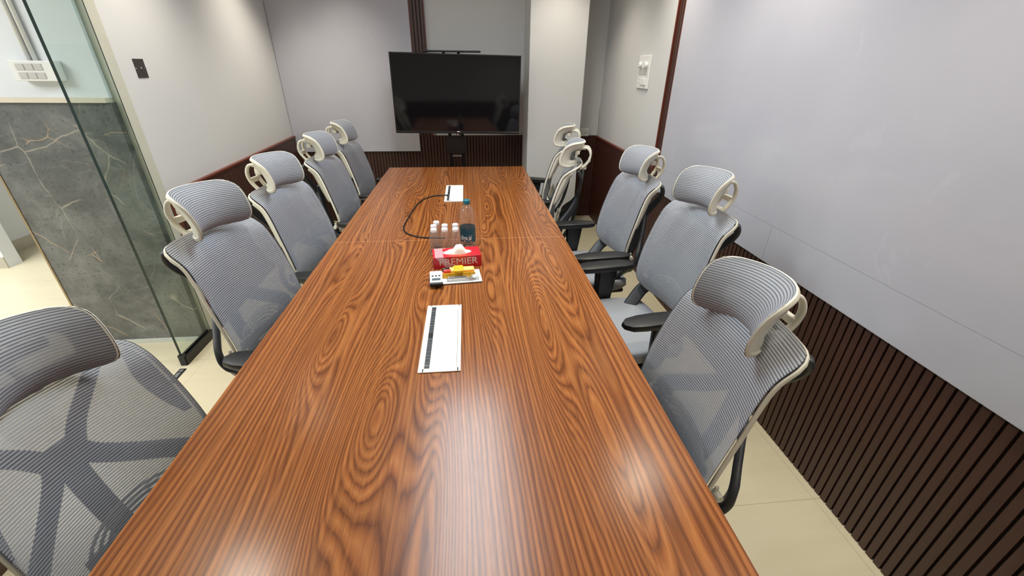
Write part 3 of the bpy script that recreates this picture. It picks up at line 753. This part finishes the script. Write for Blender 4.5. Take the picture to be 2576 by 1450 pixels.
    def ringpts(scale, off):
        res = []
        seq = [(1, t) for t in [0, .02, .08, .2, .35, .5, .65, .8, .92, .98, 1.0]]+[(1-2*i/12, 1.0) for i in range(1, 12)]+[(-1, t) for t in [1.0, .98, .92, .8, .65, .5, .35, .2, .08, .02, 0]]+[(-1+2*i/12, 0.0) for i in range(1, 12)]
        for u, t in seq:
            tt_ = 0.5+(t-0.5)*scale[1]; w_ = head_half(t)/head_half(tt_)
            res.append(head_pt(u*w_*scale[0], tt_, off))
        return res
    R0 = ringpts((0.99, 0.98), 0.012); R1 = ringpts((0.86, 0.70), 0.030); R2 = ringpts((0.70, 0.44), 0.024); R3 = ringpts((0.70, 0.44), 0.018); R4 = ringpts((0.97, 0.95), 0.004)
    RR = [[b.bm.verts.new(p) for p in R] for R in (R0, R1, R2, R3, R4)]
    for a, c2 in zip(RR, RR[1:]):
        n = len(a)
        for k in range(n):
            f = b.bm.faces.new([a[k], a[(k+1) % n], c2[(k+1) % n], c2[k]]); f.smooth = True
    hf = b.build('headrest_frame', MAT['white_plastic'], hp, smooth=True)
    # bracket
    b = MB()
    side = smooth_path([(-0.352, 0, 1.000), (-0.382, 0, 1.025), (-0.408, 0, 1.065), (-0.412, 0, 1.105), (-0.393, 0, 1.138), (-0.358, 0, 1.140), (-0.330, 0, 1.118)], 5)
    for s in (-1, 1):
        path = [Vector((p.x, s*(0.030+0.006*math.sin(PI*i/(len(side)-1))), p.z)) for i, p in enumerate(side)]
        b.sweep(path, rrect(0.020, 0.013, 0.005, 2), normals=[(-1, 0, 0.02)]*len(path) if False else [((path[min(i+1, len(path)-1)]-path[max(i-1, 0)]).cross(Vector((0, 1, 0)))) for i in range(len(path))])
    b.rbox((-0.416, -0.036, 1.05), (-0.400, 0.036, 1.075), 0.005); b.rbox((-0.392, -0.036, 1.000), (-0.345, 0.036, 1.022), 0.006)
    b.rbox((-0.382, -0.040, 1.130), (-0.345, 0.040, 1.148), 0.006)
    b.build('headrest_bracket', MAT['white_plastic'], root, smooth=False)
    b = MB(); Mx = Matrix.Translation((-0.332, 0, 1.116)) @ Matrix.Rotation(PI/2, 4, 'X'); b.lathe([(0.009, -0.048), (0.009, 0.048)], 14, M=Mx)
    b.rbox((-0.342, -0.075, 1.102), (-0.312, 0.075, 1.128), 0.006)
    b.build('headrest_pivot', MAT['white_plastic'], root)
    # armrests
    for s in (-1, 1):
        b = MB()
        b.sweep(smooth_path([(0.0, 0.18*s, 0.385), (-0.005, 0.245*s, 0.40), (-0.01, 0.270*s, 0.45), (-0.015, 0.272*s, 0.55), (-0.02, 0.272*s, 0.655)], 4), rrect(0.085, 0.030, 0.009, 2), normals=[(0, s, 0)]*17 if False else [Vector((0, s, -1+min(1, i/7))) for i in range(17)], scales=[(0.85+0.45*max(0, i-8)/8, 1) for i in range(17)])
        ar = b.build('armrest', MAT['black_plastic'], root, smooth=True)
        b = MB()
        pts = [(-0.145, 0.0), (-0.13, 0.030), (-0.09, 0.043), (0.0, 0.046), (0.07, 0.044), (0.115, 0.034), (0.135, 0.012), (0.135, -0.012), (0.115, -0.034), (0.07, -0.044), (0.0, -0.046), (-0.09, -0.043), (-0.13, -0.030)]
        layers = [(0.93, 0.645), (1.0, 0.652), (1.0, 0.663), (0.985, 0.671), (0.86, 0.6745)]
        vr = [[b.bm.verts.new((0.01+x*k*1.2, 0.272*s+y*k*1.02, z-0.004*(x/0.14)**2)) for x, y in pts] for k, z in layers]
        for a, c2 in zip(vr, vr[1:]):
            for k in range(len(pts)): b.bm.faces.new([a[k], a[(k+1) % len(pts)], c2[(k+1) % len(pts)], c2[k]])
        b.bm.faces.new(vr[0]); b.bm.faces.new(vr[-1])
        autosmooth(b.build('armrest_pad', MAT['black_plastic'], ar), 35)
    # gas lift, star base, casters
    b = MB(); b.lathe([(0.026, 0.10), (0.026, 0.22), (0.018, 0.225), (0.018, 0.345)], 18); b.build('gas_lift', MAT['black_plastic'], root, smooth=False)
    b = MB(); b.lathe([(0.045, 0.075), (0.055, 0.09), (0.05, 0.12), (0.03, 0.13)], 20); b.build('base_hub', MAT['chrome'], root)
    for k in range(5):
        a = 2*PI*k/5+0.35; Rm = Matrix.Rotation(a, 4, 'Z')
        path = [Rm @ Vector(p) for p in smooth_path([(0.035, 0, 0.10), (0.12, 0, 0.104), (0.22, 0, 0.092), (0.280, 0, 0.072)], 4)]
        b = MB(); b.sweep(path, rrect(0.042, 0.026, 0.008, 2), scales=[(1.0-0.45*i/(len(path)-1), 1-0.35*i/(len(path)-1)) for i in range(len(path))])
        lg = b.build('base_leg', MAT['chrome'], root, smooth=True)
        b = MB(); cpos = Rm @ Vector((0.280, 0, 0))
        for sy in (-1, 1):
            Mx = Matrix.Translation(cpos) @ Matrix.Rotation(a, 4, 'Z') @ Matrix.Translation((0.01, sy*0.014, 0.026)) @ Matrix.Rotation(PI/2, 4, 'X')
            b.lathe([(0.018, -0.010), (0.026, -0.007), (0.026, 0.007), (0.018, 0.010)], 16, M=Mx)
        Mx = Matrix.Translation(cpos); b.lathe([(0.006, 0.035), (0.006, 0.075)], 8, M=Mx); b.rbox((-0.02, -0.008, 0.025), (0.02, 0.008, 0.052), 0.004, M=Matrix.Translation(cpos) @ Matrix.Rotation(a, 4, 'Z'))
        b.build('caster', MAT['black_plastic'], lg)
    return root
proto = make_chair()
def copy_tree(o, parent=None):
    c = o.copy(); COL.objects.link(c)
    if parent: c.parent = parent
    for chd in list(o.children): copy_tree(chd, c)
    return c
CH = [  # x, y, yaw degrees, seat height change, headrest height change, label
    (0.400, 0.860, 180, 0.0, -0.045, 'grey mesh office chair nearest the camera on the right, big headrest before the slatted wall'),
    (0.728, 1.670, 188, 0.005, 0.012, 'grey mesh office chair second from the camera on the right, headrest overlapping the board'),
    (0.690, 2.340, 185, 0.0, 0.0, 'third grey mesh office chair on the right, backed by red-brown panelling'),
    (0.420, 2.960, 163, -0.02, -0.01, 'grey mesh chair seen side-on, fourth on the right, pushed deep under the table'),
    (0.510, 3.640, 162, -0.01, 0.0, 'farthest chair on the right, side-on in front of the white pillar'),
    (-0.688, 0.735, -16, -0.085, -0.01, 'grey mesh office chair cut off by the lower left corner, nearest on the left'),
    (-0.670, 1.525, -12, 0.0, 0.01, 'grey mesh office chair beside the glass partition, second on the left'),
    (-0.685, 2.190, -11, 0.0, 0.0, 'grey mesh office chair in the middle of the left row, beneath the bare white wall'),
    (-0.690, 2.990, -4, 0.0, 0.0, 'fourth chair on the left, headrest overlapping the farthest chair behind it'),
    (-0.700, 3.650, -4, 0.0, 0.0, 'farthest chair on the left, darker mesh, in the corner beside the back board'),
]
for i, (x, y, a, dz, dh, lab) in enumerate(CH):
    c = copy_tree(proto)
    c.location = (x, y, 0); c.rotation_euler = (0, 0, math.radians(a)); tag(c, lab, 'chair', 'mesh office chairs around the table')
    for chd in c.children:
        if not chd.name.startswith('base_'): chd.location.z += dz
        if chd.name.startswith('headrest'): chd.location.z += dh
def remove_tree(o):
    for chd in list(o.children): remove_tree(chd)
    bpy.data.objects.remove(o)
remove_tree(proto)

# ------------------------------------------------------------------ television on a stand
TVc = Vector((-0.079, 4.22, 1.345))
tv = empty('television', (TVc.x, TVc.y, 1.345), 'large black flat-screen television, switched off, in front of the back wall', 'television')
tv.rotation_euler = (0, math.radians(0.85), math.radians(1.0))
hw, hh = 0.573, 0.329
m = MB(); m.rbox((-hw, -0.004, -hh), (hw, 0.030, hh), 0.004); m.rbox((-hw*0.6, 0.03, -hh*0.75), (hw*0.6, 0.062, hh*0.5), 0.01)
for a, c2 in (((-hw, -0.012, -hh), (-hw+0.011, -0.003, hh)), ((hw-0.011, -0.012, -hh), (hw, -0.003, hh)), ((-hw, -0.012, hh-0.011), (hw, -0.003, hh)), ((-hw, -0.014, -hh), (hw, -0.003, -hh+0.020))): m.rbox(a, c2, 0.002, 1)
m.build('housing', MAT['black_plastic'], tv)
m = MB(); m.box((-hw+0.010, -0.0065, -hh+0.019), (hw-0.010, -0.0045, hh-0.010)); m.build('screen', MAT['screen'], tv)
m = MB(); m.lathe([(0.001, -0.0005), (1, -0.0005), (1, 0.0005), (0.001, 0.0005)], 24, M=Matrix.Translation((0.0, -0.0145, -hh+0.016)) @ Matrix.Rotation(PI/2, 4, 'X') @ Matrix.Diagonal((0.016, 0.0055, 1, 1)))
m.build('logo_badge', MAT['chrome'], tv)
m = MB(); m.rbox((-0.022, -0.018, -hh-0.012), (0.022, 0.0, -hh+0.001), 0.004); sb = m.build('sensor_bar', MAT['black'], tv)
m = MB(); m.lathe([(0.0025, -0.002), (0.0035, 0), (0.0025, 0.002)], 10, M=Matrix.Translation((-0.008, -0.018, -hh-0.006)) @ Matrix.Rotation(PI/2, 4, 'X')); m.build('standby_light', MAT['led_red'], sb)
st = empty('television_stand', (-0.11, 4.33, 0), 'black floor stand with pole and rails holding the television', 'stand')
def pb(name, a, b_, mat, par, r=0.0): return part_box(name, a, b_, mat, par, r)
pb('pole', (-0.185, 4.30, 0.04), (-0.155, 4.335, 1.66), MAT['black'], st, 0.003)
pb('pole', (-0.065, 4.30, 0.04), (-0.035, 4.335, 1.66), MAT['black'], st, 0.003)
m = MB(); m.rbox((-0.10, -0.055, 0.82), (0.10, -0.03, 0.985), 0.004); m.build('bracket_cover', MAT['black'], st)
pb('crossbar', (-0.155, 4.30, 0.79), (-0.065, 4.33, 0.80), MAT['steel'], st)
pb('crossbar', (-0.155, 4.305, 0.35), (-0.065, 4.33, 0.38), MAT['black'], st)
pb('mounting_rail', (-0.40, 4.293, 1.20), (0.25, 4.30, 1.26), MAT['black'], st)
for x in (-0.30, 0.03): pb('mounting_arm', (x-0.012, 4.285, 1.12), (x+0.012, 4.293, 1.55), MAT['black'], st)
m = MB(); m.rbox((-0.40, -0.30, 0.02), (-0.34, 0.25, 0.05), 0.006); m.rbox((0.34, -0.30, 0.02), (0.40, 0.25, 0.05), 0.006); m.rbox((-0.36, -0.03, 0.02), (0.36, 0.03, 0.05), 0.006); m.build('base', MAT['black'], st)
for x in (-0.37, 0.37):
    for y in (-0.27, 0.22):
        m = MB(); m.lathe([(0.014, -0.012), (0.02, -0.008), (0.02, 0.008), (0.014, 0.012)], 14, M=Matrix.Translation((x, y, 0.02)) @ Matrix.Rotation(PI/2, 4, 'X')); m.build('caster', MAT['black'], st)
m = MB(); m.rbox((-0.258, -0.11, 1.685), (0.250, 0.02, 1.700), 0.004)
m.build('camera_shelf', MAT['black'], st)
for x in (-0.075, 0.055):
    m = MB(); m.rbox((x-0.012, -0.04, 1.60), (x+0.012, -0.02, 1.690), 0.003); m.build('shelf_arm', MAT['black'], st)

# ------------------------------------------------------------------ waste bin
wb_ = MB(); prof = [(0.001, 0.004), (0.080, 0.0), (0.084, 0.004), (0.100, 0.262), (0.106, 0.268), (0.106, 0.280), (0.100, 0.281), (0.096, 0.262), (0.080, 0.010), (0.001, 0.010)]
wb_.lathe(prof, 32, cap=False)
tag(autosmooth(wb_.build('waste_bin', MAT['black'], loc=(-1.585, 4.36, 0))), 'round black waste bin on the floor by the left wall, behind the chairs', 'waste bin')

# ------------------------------------------------------------------ wall fittings
# blank dark plate (open back box) on the left wall
o_ = Vector((lwx(2.71), 2.71, 1.553))
e = empty('wall_junction_plate', o_, 'dark blank junction plate on the bare left wall', 'wall plate', rz=math.atan2(nl.y, nl.x))
m = MB(); m.box((0.0005, -0.043, -0.045), (0.004, 0.043, 0.045)); m.build('plate', plain('dark_brown_plate', srgb(58, 50, 48), 0.6), e)
m = MB(); m.lathe([(0.006, 0.004), (0.005, 0.009)], 12, M=Matrix.Rotation(PI/2, 4, 'Y')); m.build('screw', MAT['chrome'], e)
m = MB(); m.box((0.004, 0.030, -0.004), (0.006, 0.043, 0.004)); m.box((0.004, -0.043, -0.004), (0.006, -0.032, 0.004)); m.build('clip', MAT['steel'], e)

def rocker(par, x, y, z, w_, h, axis, d=0.004, mat='grey_plastic', name='switch_rocker'):
    """rocker in the local frame of a plate facing -X (axis x) or -Y (axis y)"""
    m = MB()
    if axis == 'x': m.rbox((x-d, y-w_/2, z-h/2), (x, y+w_/2, z+h/2), 0.0012, 1)
    else: m.rbox((x-w_/2, y-d, z-h/2), (x+w_/2, y, z+h/2), 0.0012, 1)
    return m.build(name, MAT[mat], par)
# tall switch plate on right wall
e = empty('switch_panel', (XR, 3.67, 1.55), 'tall white switch and fan regulator panel on the right wall past the slatted strip', 'switch panel')
m = MB(); m.rbox((-0.013, -0.117, -0.118), (0.0, 0.117, 0.118), 0.004); m.build('plate', MAT['cool_plastic'], e)
for y in (0.062, -0.062):
    m = MB(); m.lathe([(0.024, 0.013), (0.022, 0.028), (0.012, 0.034)], 20, M=Matrix.Translation((0, y, 0.052)) @ Matrix.Rotation(-PI/2, 4, 'Y')); m.build('regulator_knob', MAT['cool_plastic'], e)
rocker(e, -0.013, 0.0, 0.052, 0.05, 0.045, 'x', 0.007, 'cool_plastic')
for y in (0.06, 0, -0.06): rocker(e, -0.013, y, 0.003, 0.055, 0.042, 'x', 0.003)
rocker(e, -0.013, 0.0, -0.068, 0.056, 0.045, 'x', 0.006, 'cool_plastic'); rocker(e, -0.013, -0.055, -0.068, 0.04, 0.045, 'x', 0.009, 'cool_plastic')
m = MB()
for dy, dz in ((0, 0.014), (-0.012, -0.01), (0.012, -0.01)): m.lathe([(0.003, 0.0131), (0.003, 0.0138)], 8, M=Matrix.Translation((0, 0.068+dy, -0.068+dz)) @ Matrix.Rotation(-PI/2, 4, 'Y'))
m.build('socket_hole', MAT['slot'], e)
# low socket in the alcove
e = empty('wall_socket', (1.255, YB-0.022, 0.952), 'white switch and three-pin socket in the alcove just above the wainscot', 'socket')
m = MB(); m.rbox((-0.068, -0.010, -0.043), (0.068, 0.024, 0.043), 0.003); m.build('plate', MAT['cool_plastic'], e)
rocker(e, -0.035, -0.010, 0, 0.022, 0.045, 'y', 0.003, 'cool_plastic'); rocker(e, -0.008, -0.010, 0, 0.022, 0.045, 'y', 0.003, 'cool_plastic')
m = MB()
for dx, dz in ((0, 0.014), (-0.011, -0.008), (0.011, -0.008)): m.lathe([(0.0036, 0.0101), (0.0036, 0.0112)], 8, M=Matrix.Translation((0.035+dx, 0, dz)) @ Matrix.Rotation(PI/2, 4, 'X'))
m.build('socket_hole', MAT['slot'], e)
# thin white wire in the corner
m = MB(); m.tube(smooth_path([(0, 0, 0.30), (0.004, 0, 0.1), (0.0, -0.004, 0.012), (-0.03, -0.008, 0.006), (-0.06, 0, 0.012)], 5), 0.003, 6)
tag(m.build('corner_wire', MAT['white_plastic'], loc=(XR-0.014, YB-0.014, WZ+0.002)), 'thin white wire running down the alcove corner onto the wainscot', 'wire')
# corridor switch box with conduits
e = empty('corridor_switch_box', (-1.985, 2.445, 1.541), 'white six-switch surface box on the corridor wall seen beside the glass edge', 'switch box')
m = MB(); m.rbox((-0.092, -0.050, -0.042), (0.092, 0.0, 0.043), 0.003); m.build('box', MAT['cool_plastic'], e)
for z in (0.017, -0.019):
    for x in (-0.05, -0.012, 0.026): rocker(e, x, -0.050, z, 0.035, 0.027, 'y', 0.003)
for x in (-0.028, -0.002):
    m = MB(); m.tube([(x, -0.012, 0.043), (x, -0.012, CEIL-1.541)], 0.009, 10); m.build('conduit', MAT['cool_plastic'], e, smooth=True)

# ------------------------------------------------------------------ things on the table
# big water bottle
def bottle_profile(R, H, neck, waist=True):
    p = [(R*0.80, 0.0), (R*0.97, 0.006), (R, 0.015)]
    n = 26
    for k in range(n):
        z = 0.015+(H*0.60-0.015)*k/(n-1); rr = R
        if waist: rr -= R*0.05*(0.5+0.5*math.sin(z/H*95))*(1 if (z < H*0.16 or z > H*0.50) else 0)
        p.append((rr, z))
    for k in range(1, 11):
        a = k/10*PI/2; p.append((neck+(R-neck)*math.cos(a)**1.15, H*0.60+(H*0.90-H*0.60)*math.sin(a)**1.0))
    p += [(neck*1.25, H*0.905), (neck*1.25, H*0.915), (neck, H*0.92), (neck, H*0.985)]
    return p
BX, BY, BH, BR = -0.018, 2.065, 0.242, 0.0405
e = empty('water_bottle', (BX, BY, TZ), 'large clear plastic water bottle with teal cap and dark teal label', 'bottle')
m = MB(); m.lathe(bottle_profile(BR, BH, 0.0135), 36); m.build('bottle_body', MAT['pet'], e, smooth=True)
m = MB(); m.lathe([(0.0165, BH*0.925), (0.0168, BH*0.93), (0.0168, BH*1.0), (0.015, BH*1.012), (0.001, BH*1.014)], 30); m.build('cap', MAT['teal'], e)
lb = MB(); lb.lathe([(BR+0.0006, BH*0.125), (BR+0.0006, BH*0.44)], 40, cap=False); lab = lb.build('label', MAT['label_teal'], e, smooth=True)
text_mesh('divya jal', 0.036, MAT['text_white'], 'label_lettering', parent=lab, bend=BR+0.0008, shear=0.25, bold=0.0007, sx=0.50, M=Matrix.Rotation(math.radians(-14), 4, 'Z') @ Matrix.Translation((0, 0, BH*0.235)))
m = MB(); 
for a0, a1, z0, z1 in ((-34, 8, 0.140, 0.158), (28, 44, 0.140, 0.158)):
    for k in range(6):
        a = math.radians(a0+(a1-a0)*k/6-14); c2 = math.radians(a0+(a1-a0)*(k+1)/6-14); R_ = BR+0.0012
        m.quad([(R_*math.sin(a), -R_*math.cos(a), BH*z0), (R_*math.sin(c2), -R_*math.cos(c2), BH*z0), (R_*math.sin(c2), -R_*math.cos(c2), BH*z1), (R_*math.sin(a), -R_*math.cos(a), BH*z1)])
m.build('label_band', MAT['text_orange'], lab)
# six small bottles
sb0 = empty('small_water_bottle', (0, 0, TZ), 'x', 'bottle')
SH = 0.135; SR = 0.0248
m = MB(); m.lathe(bottle_profile(SR, SH, 0.0115), 24); m.build('bottle_body', MAT['pet'], sb0, smooth=True)
m = MB(); m.lathe([(0.0148, SH*0.90), (0.0152, SH*0.91), (0.0152, SH*1.0), (0.0135, SH*1.018), (0.001, SH*1.022)], 24); m.build('cap', MAT['cap_white'], sb0)
SB = [(-0.180, 1.952, 'small clear water bottle at the left corner of the group, nearest the tissue box'),
      (-0.128, 1.956, 'small clear water bottle in the middle of the row directly behind the tissue box'),
      (-0.076, 1.956, 'small clear water bottle in the front row nearest the large bottle'),
      (-0.184, 2.006, 'small clear water bottle in the left column, between the front and rear ones'),
      (-0.130, 2.012, 'small clear water bottle in the centre of the back row of white caps'),
      (-0.0778, 2.016, 'small clear water bottle in the back row beside the large bottle'),
      (-0.174, 2.060, 'small clear water bottle at the rear left, its white cap standing highest')]
for i, (x, y, lab_) in enumerate(SB):
    c = sb0 if i == 0 else copy_tree(sb0)
    c.location = (x, y, TZ); c.rotation_euler = (0, 0, i*0.7); tag(c, lab_, 'bottle', 'small white-capped water bottles')
# tissue box
e = empty('tissue_box', (-0.073, 1.850, TZ), 'red carton tissue box lettered PREMIER with a tissue sticking out', 'tissue box', rz=math.radians(6))
m = MB(); m.rbox((-0.111, -0.055, 0.0), (0.111, 0.055, 0.057), 0.0012, 1); m.build('carton', MAT['carton'], e)
text_mesh('PREMIER', 0.047, MAT['silver_print'], 'front_lettering', extrude=0.0002, parent=e, M=Matrix.Translation((0.004, -0.0556, 0.030)) @ Matrix.Rotation(PI/2, 4, 'X'), sx=1.02)
text_mesh('PREMIER', 0.014, MAT['silver_print'], 'top_lettering', extrude=0.0002, parent=e, M=Matrix.Translation((-0.075, 0.047, 0.0574)), sx=1.1)
m = MB(); m.lathe([(0.001, 0.0571), (1.0, 0.0571), (1.0, 0.0576), (0.001, 0.0576)], 28, M=Matrix.Translation((0.003, -0.004, 0)) @ Matrix.Diagonal((0.068, 0.030, 1, 1))); m.build('slot_opening', plain('film_slot', srgb(214, 214, 208), 0.3), e)
bm_ = MB(); n1, n2 = 44, 18; rows = []
for j in range(n2+1):
    row = []
    for i in range(n1+1):
        u = -1+2*i/n1; v = -1+2*j/n2
        x = 0.060*u*math.sqrt(1-v*v/2); y = 0.027*v*math.sqrt(1-u*u/2)     # disc-mapped ellipse
        r2 = min(1, (x/0.060)**2+(y/0.027)**2)
        hgt = 0.036*math.exp(-((x-0.012)/0.024)**4)+0.014*math.exp(-((x+0.030)/0.020)**2)+0.006*math.exp(-((x-0.045)/0.012)**2)
        z = 0.0575+hgt*(1-r2)**0.45+0.005*(1-r2)*mnoise.noise(Vector((x*70, y*90, 2)))+0.0035*(1-r2)*abs(mnoise.noise(Vector((x*160+y*90, y*60, 5))))
        row.append(bm_.bm.verts.new((0.003+x, -0.004+y+0.004*mnoise.noise(Vector((x*40, z*60, 3)))*(1-r2), z)))
    rows.append(row)
for j in range(n2):
    for i in range(n1): bm_.bm.faces.new([rows[j][i], rows[j][i+1], rows[j+1][i+1], rows[j+1][i]])
bm_.build('tissue', MAT['tissue'], e, smooth=True)
# notepad under the stationery
e = empty('notepad', (-0.076, 1.690, TZ), 'white notepad with dark backing lying in front of the tissue box', 'notepad', rz=math.radians(5))
m = MB(); m.box((-0.112, -0.066, 0.0002), (0.112, 0.058, 0.003)); m.build('backing', MAT['black'], e)
m = MB(); m.box((-0.111, -0.065, 0.003), (0.111, 0.057, 0.007)); m.build('sheets', MAT['paper'], e)
NZ = TZ+0.0072
# remote control
e = empty('remote_control', (-0.158, 1.652, NZ), 'white remote control with small grey display and black end, on the notepad corner', 'remote control', rz=math.radians(5))
m = MB(); m.rbox((-0.027, -0.050, 0.003), (0.027, 0.062, 0.019), 0.0055, 3); m.build('body', MAT['cap_white'], e)
m = MB(); m.rbox((-0.0275, -0.066, 0.0015), (0.0275, -0.049, 0.0185), 0.0055, 3); m.build('end_cap', MAT['black'], e)
m = MB(); m.box((-0.018, -0.036, 0.0188), (0.018, -0.014, 0.0196)); m.build('display', MAT['lcd'], e)
for i in range(3):
    m = MB(); m.rbox((-0.019+0.0145*i, 0.002, 0.0188), (-0.010+0.0145*i, 0.014, 0.0204), 0.0008, 1); m.build('button', MAT['dark_plastic'], e)
    m = MB(); m.rbox((-0.019+0.0145*i, 0.028, 0.0188), (-0.011+0.0145*i, 0.034, 0.0199), 0.0006, 1); m.build('button', MAT['grey_plastic'], e)
m = MB(); m.rbox((-0.0285, -0.045, 0.0), (0.024, 0.070, 0.0032), 0.001, 1); m.build('blue_base', MAT['blue'], e)
# yellow pack of markers
e = empty('marker_pack', (-0.063, 1.706, NZ), 'orange-yellow card sleeve wrapped around pale, red and black markers', 'marker pack', rz=math.radians(5))
for k, (y, z, mat, x0_, x1_) in enumerate([(-0.018, 0.0085, 'yellow', -0.070, 0.070), (0.001, 0.0085, 'red', -0.070, 0.070), (0.019, 0.0085, 'black', -0.070, 0.070), (-0.008, 0.0235, 'yellow_light', -0.064, 0.070), (0.011, 0.0235, 'yellow_light', -0.068, 0.070)]):
    m = MB(); Mx = Matrix.Translation((0, y, z)) @ Matrix.Rotation(PI/2, 4, 'Y')
    m.lathe([(0.006, x0_), (0.0083, x0_+0.003), (0.0083, x1_-0.003), (0.006, x1_)], 16, M=Mx); mk = m.build('marker', MAT[mat], e)
    if k >= 3:
        m = MB(); m.lathe([(0.0086, x0_-0.001), (0.0088, x0_+0.001), (0.0088, x0_+0.030)], 16, M=Mx); m.build('marker_cap', MAT['black' if k == 4 else 'red'], mk)
m = MB(); m.rbox((-0.022, -0.030, 0.0), (0.024, 0.030, 0.034), 0.006, 3); m.build('sleeve', MAT['yellow'], e)
m = MB(); m.rbox((-0.072, -0.030, 0.0), (0.072, -0.0265, 0.023), 0.0012, 1); m.build('front_flap', MAT['yellow'], e)
# silver clip / cutter
e = empty('silver_cutter', (-0.058, 1.648, NZ), 'slim silver metal cutter lying on the notepad in front of the markers', 'cutter', rz=math.radians(3))
m = MB(); m.rbox((-0.055, -0.009, 0.0), (0.030, 0.009, 0.010), 0.002); m.build('handle', MAT['steel'], e)
m = MB(); v_ = [(-0.0+0.030, -0.006), (0.040, -0.011), (0.060, -0.011), (0.060, 0.011), (0.040, 0.011), (0.030, 0.006)]
lo = [m.bm.verts.new((x, y, 0.001)) for x, y in v_]; hi = [m.bm.verts.new((x, y, 0.009)) for x, y in v_]
m.bm.faces.new(lo[::-1]); m.bm.faces.new(hi)
for k in range(6): m.bm.faces.new([lo[k], lo[(k+1) % 6], hi[(k+1) % 6], hi[k]])
m.build('flared_end', MAT['steel'], e)
# small clear case
e = empty('staple_case', (0.010, 1.664, NZ), 'small translucent grey plastic case at the right of the notepad', 'case', rz=math.radians(4))
m = MB(); m.rbox((-0.016, -0.020, 0.0), (0.016, 0.024, 0.013), 0.0015, 1); m.build('case', MAT['clear_box'], e)
m = MB(); m.box((-0.010, -0.013, 0.0132), (0.003, 0.005, 0.0137)); m.build('sticker', MAT['paper'], e)
# black and white card
e = empty('printed_card', (-0.062, 1.668, NZ), 'small black card with white edge leaning between cutter and markers', 'card', rz=math.radians(10))
Mx = Matrix.Rotation(math.radians(32), 4, 'X')
m = MB(); m.box((-0.045, 0.001, 0.0), (0.040, 0.012, 0.001), 0, Mx); m.build('card', MAT['paper'], e)
m = MB(); m.box((-0.043, 0.002, 0.001), (0.037, 0.011, 0.0014), 0, Mx); m.build('print', MAT['black'], e)
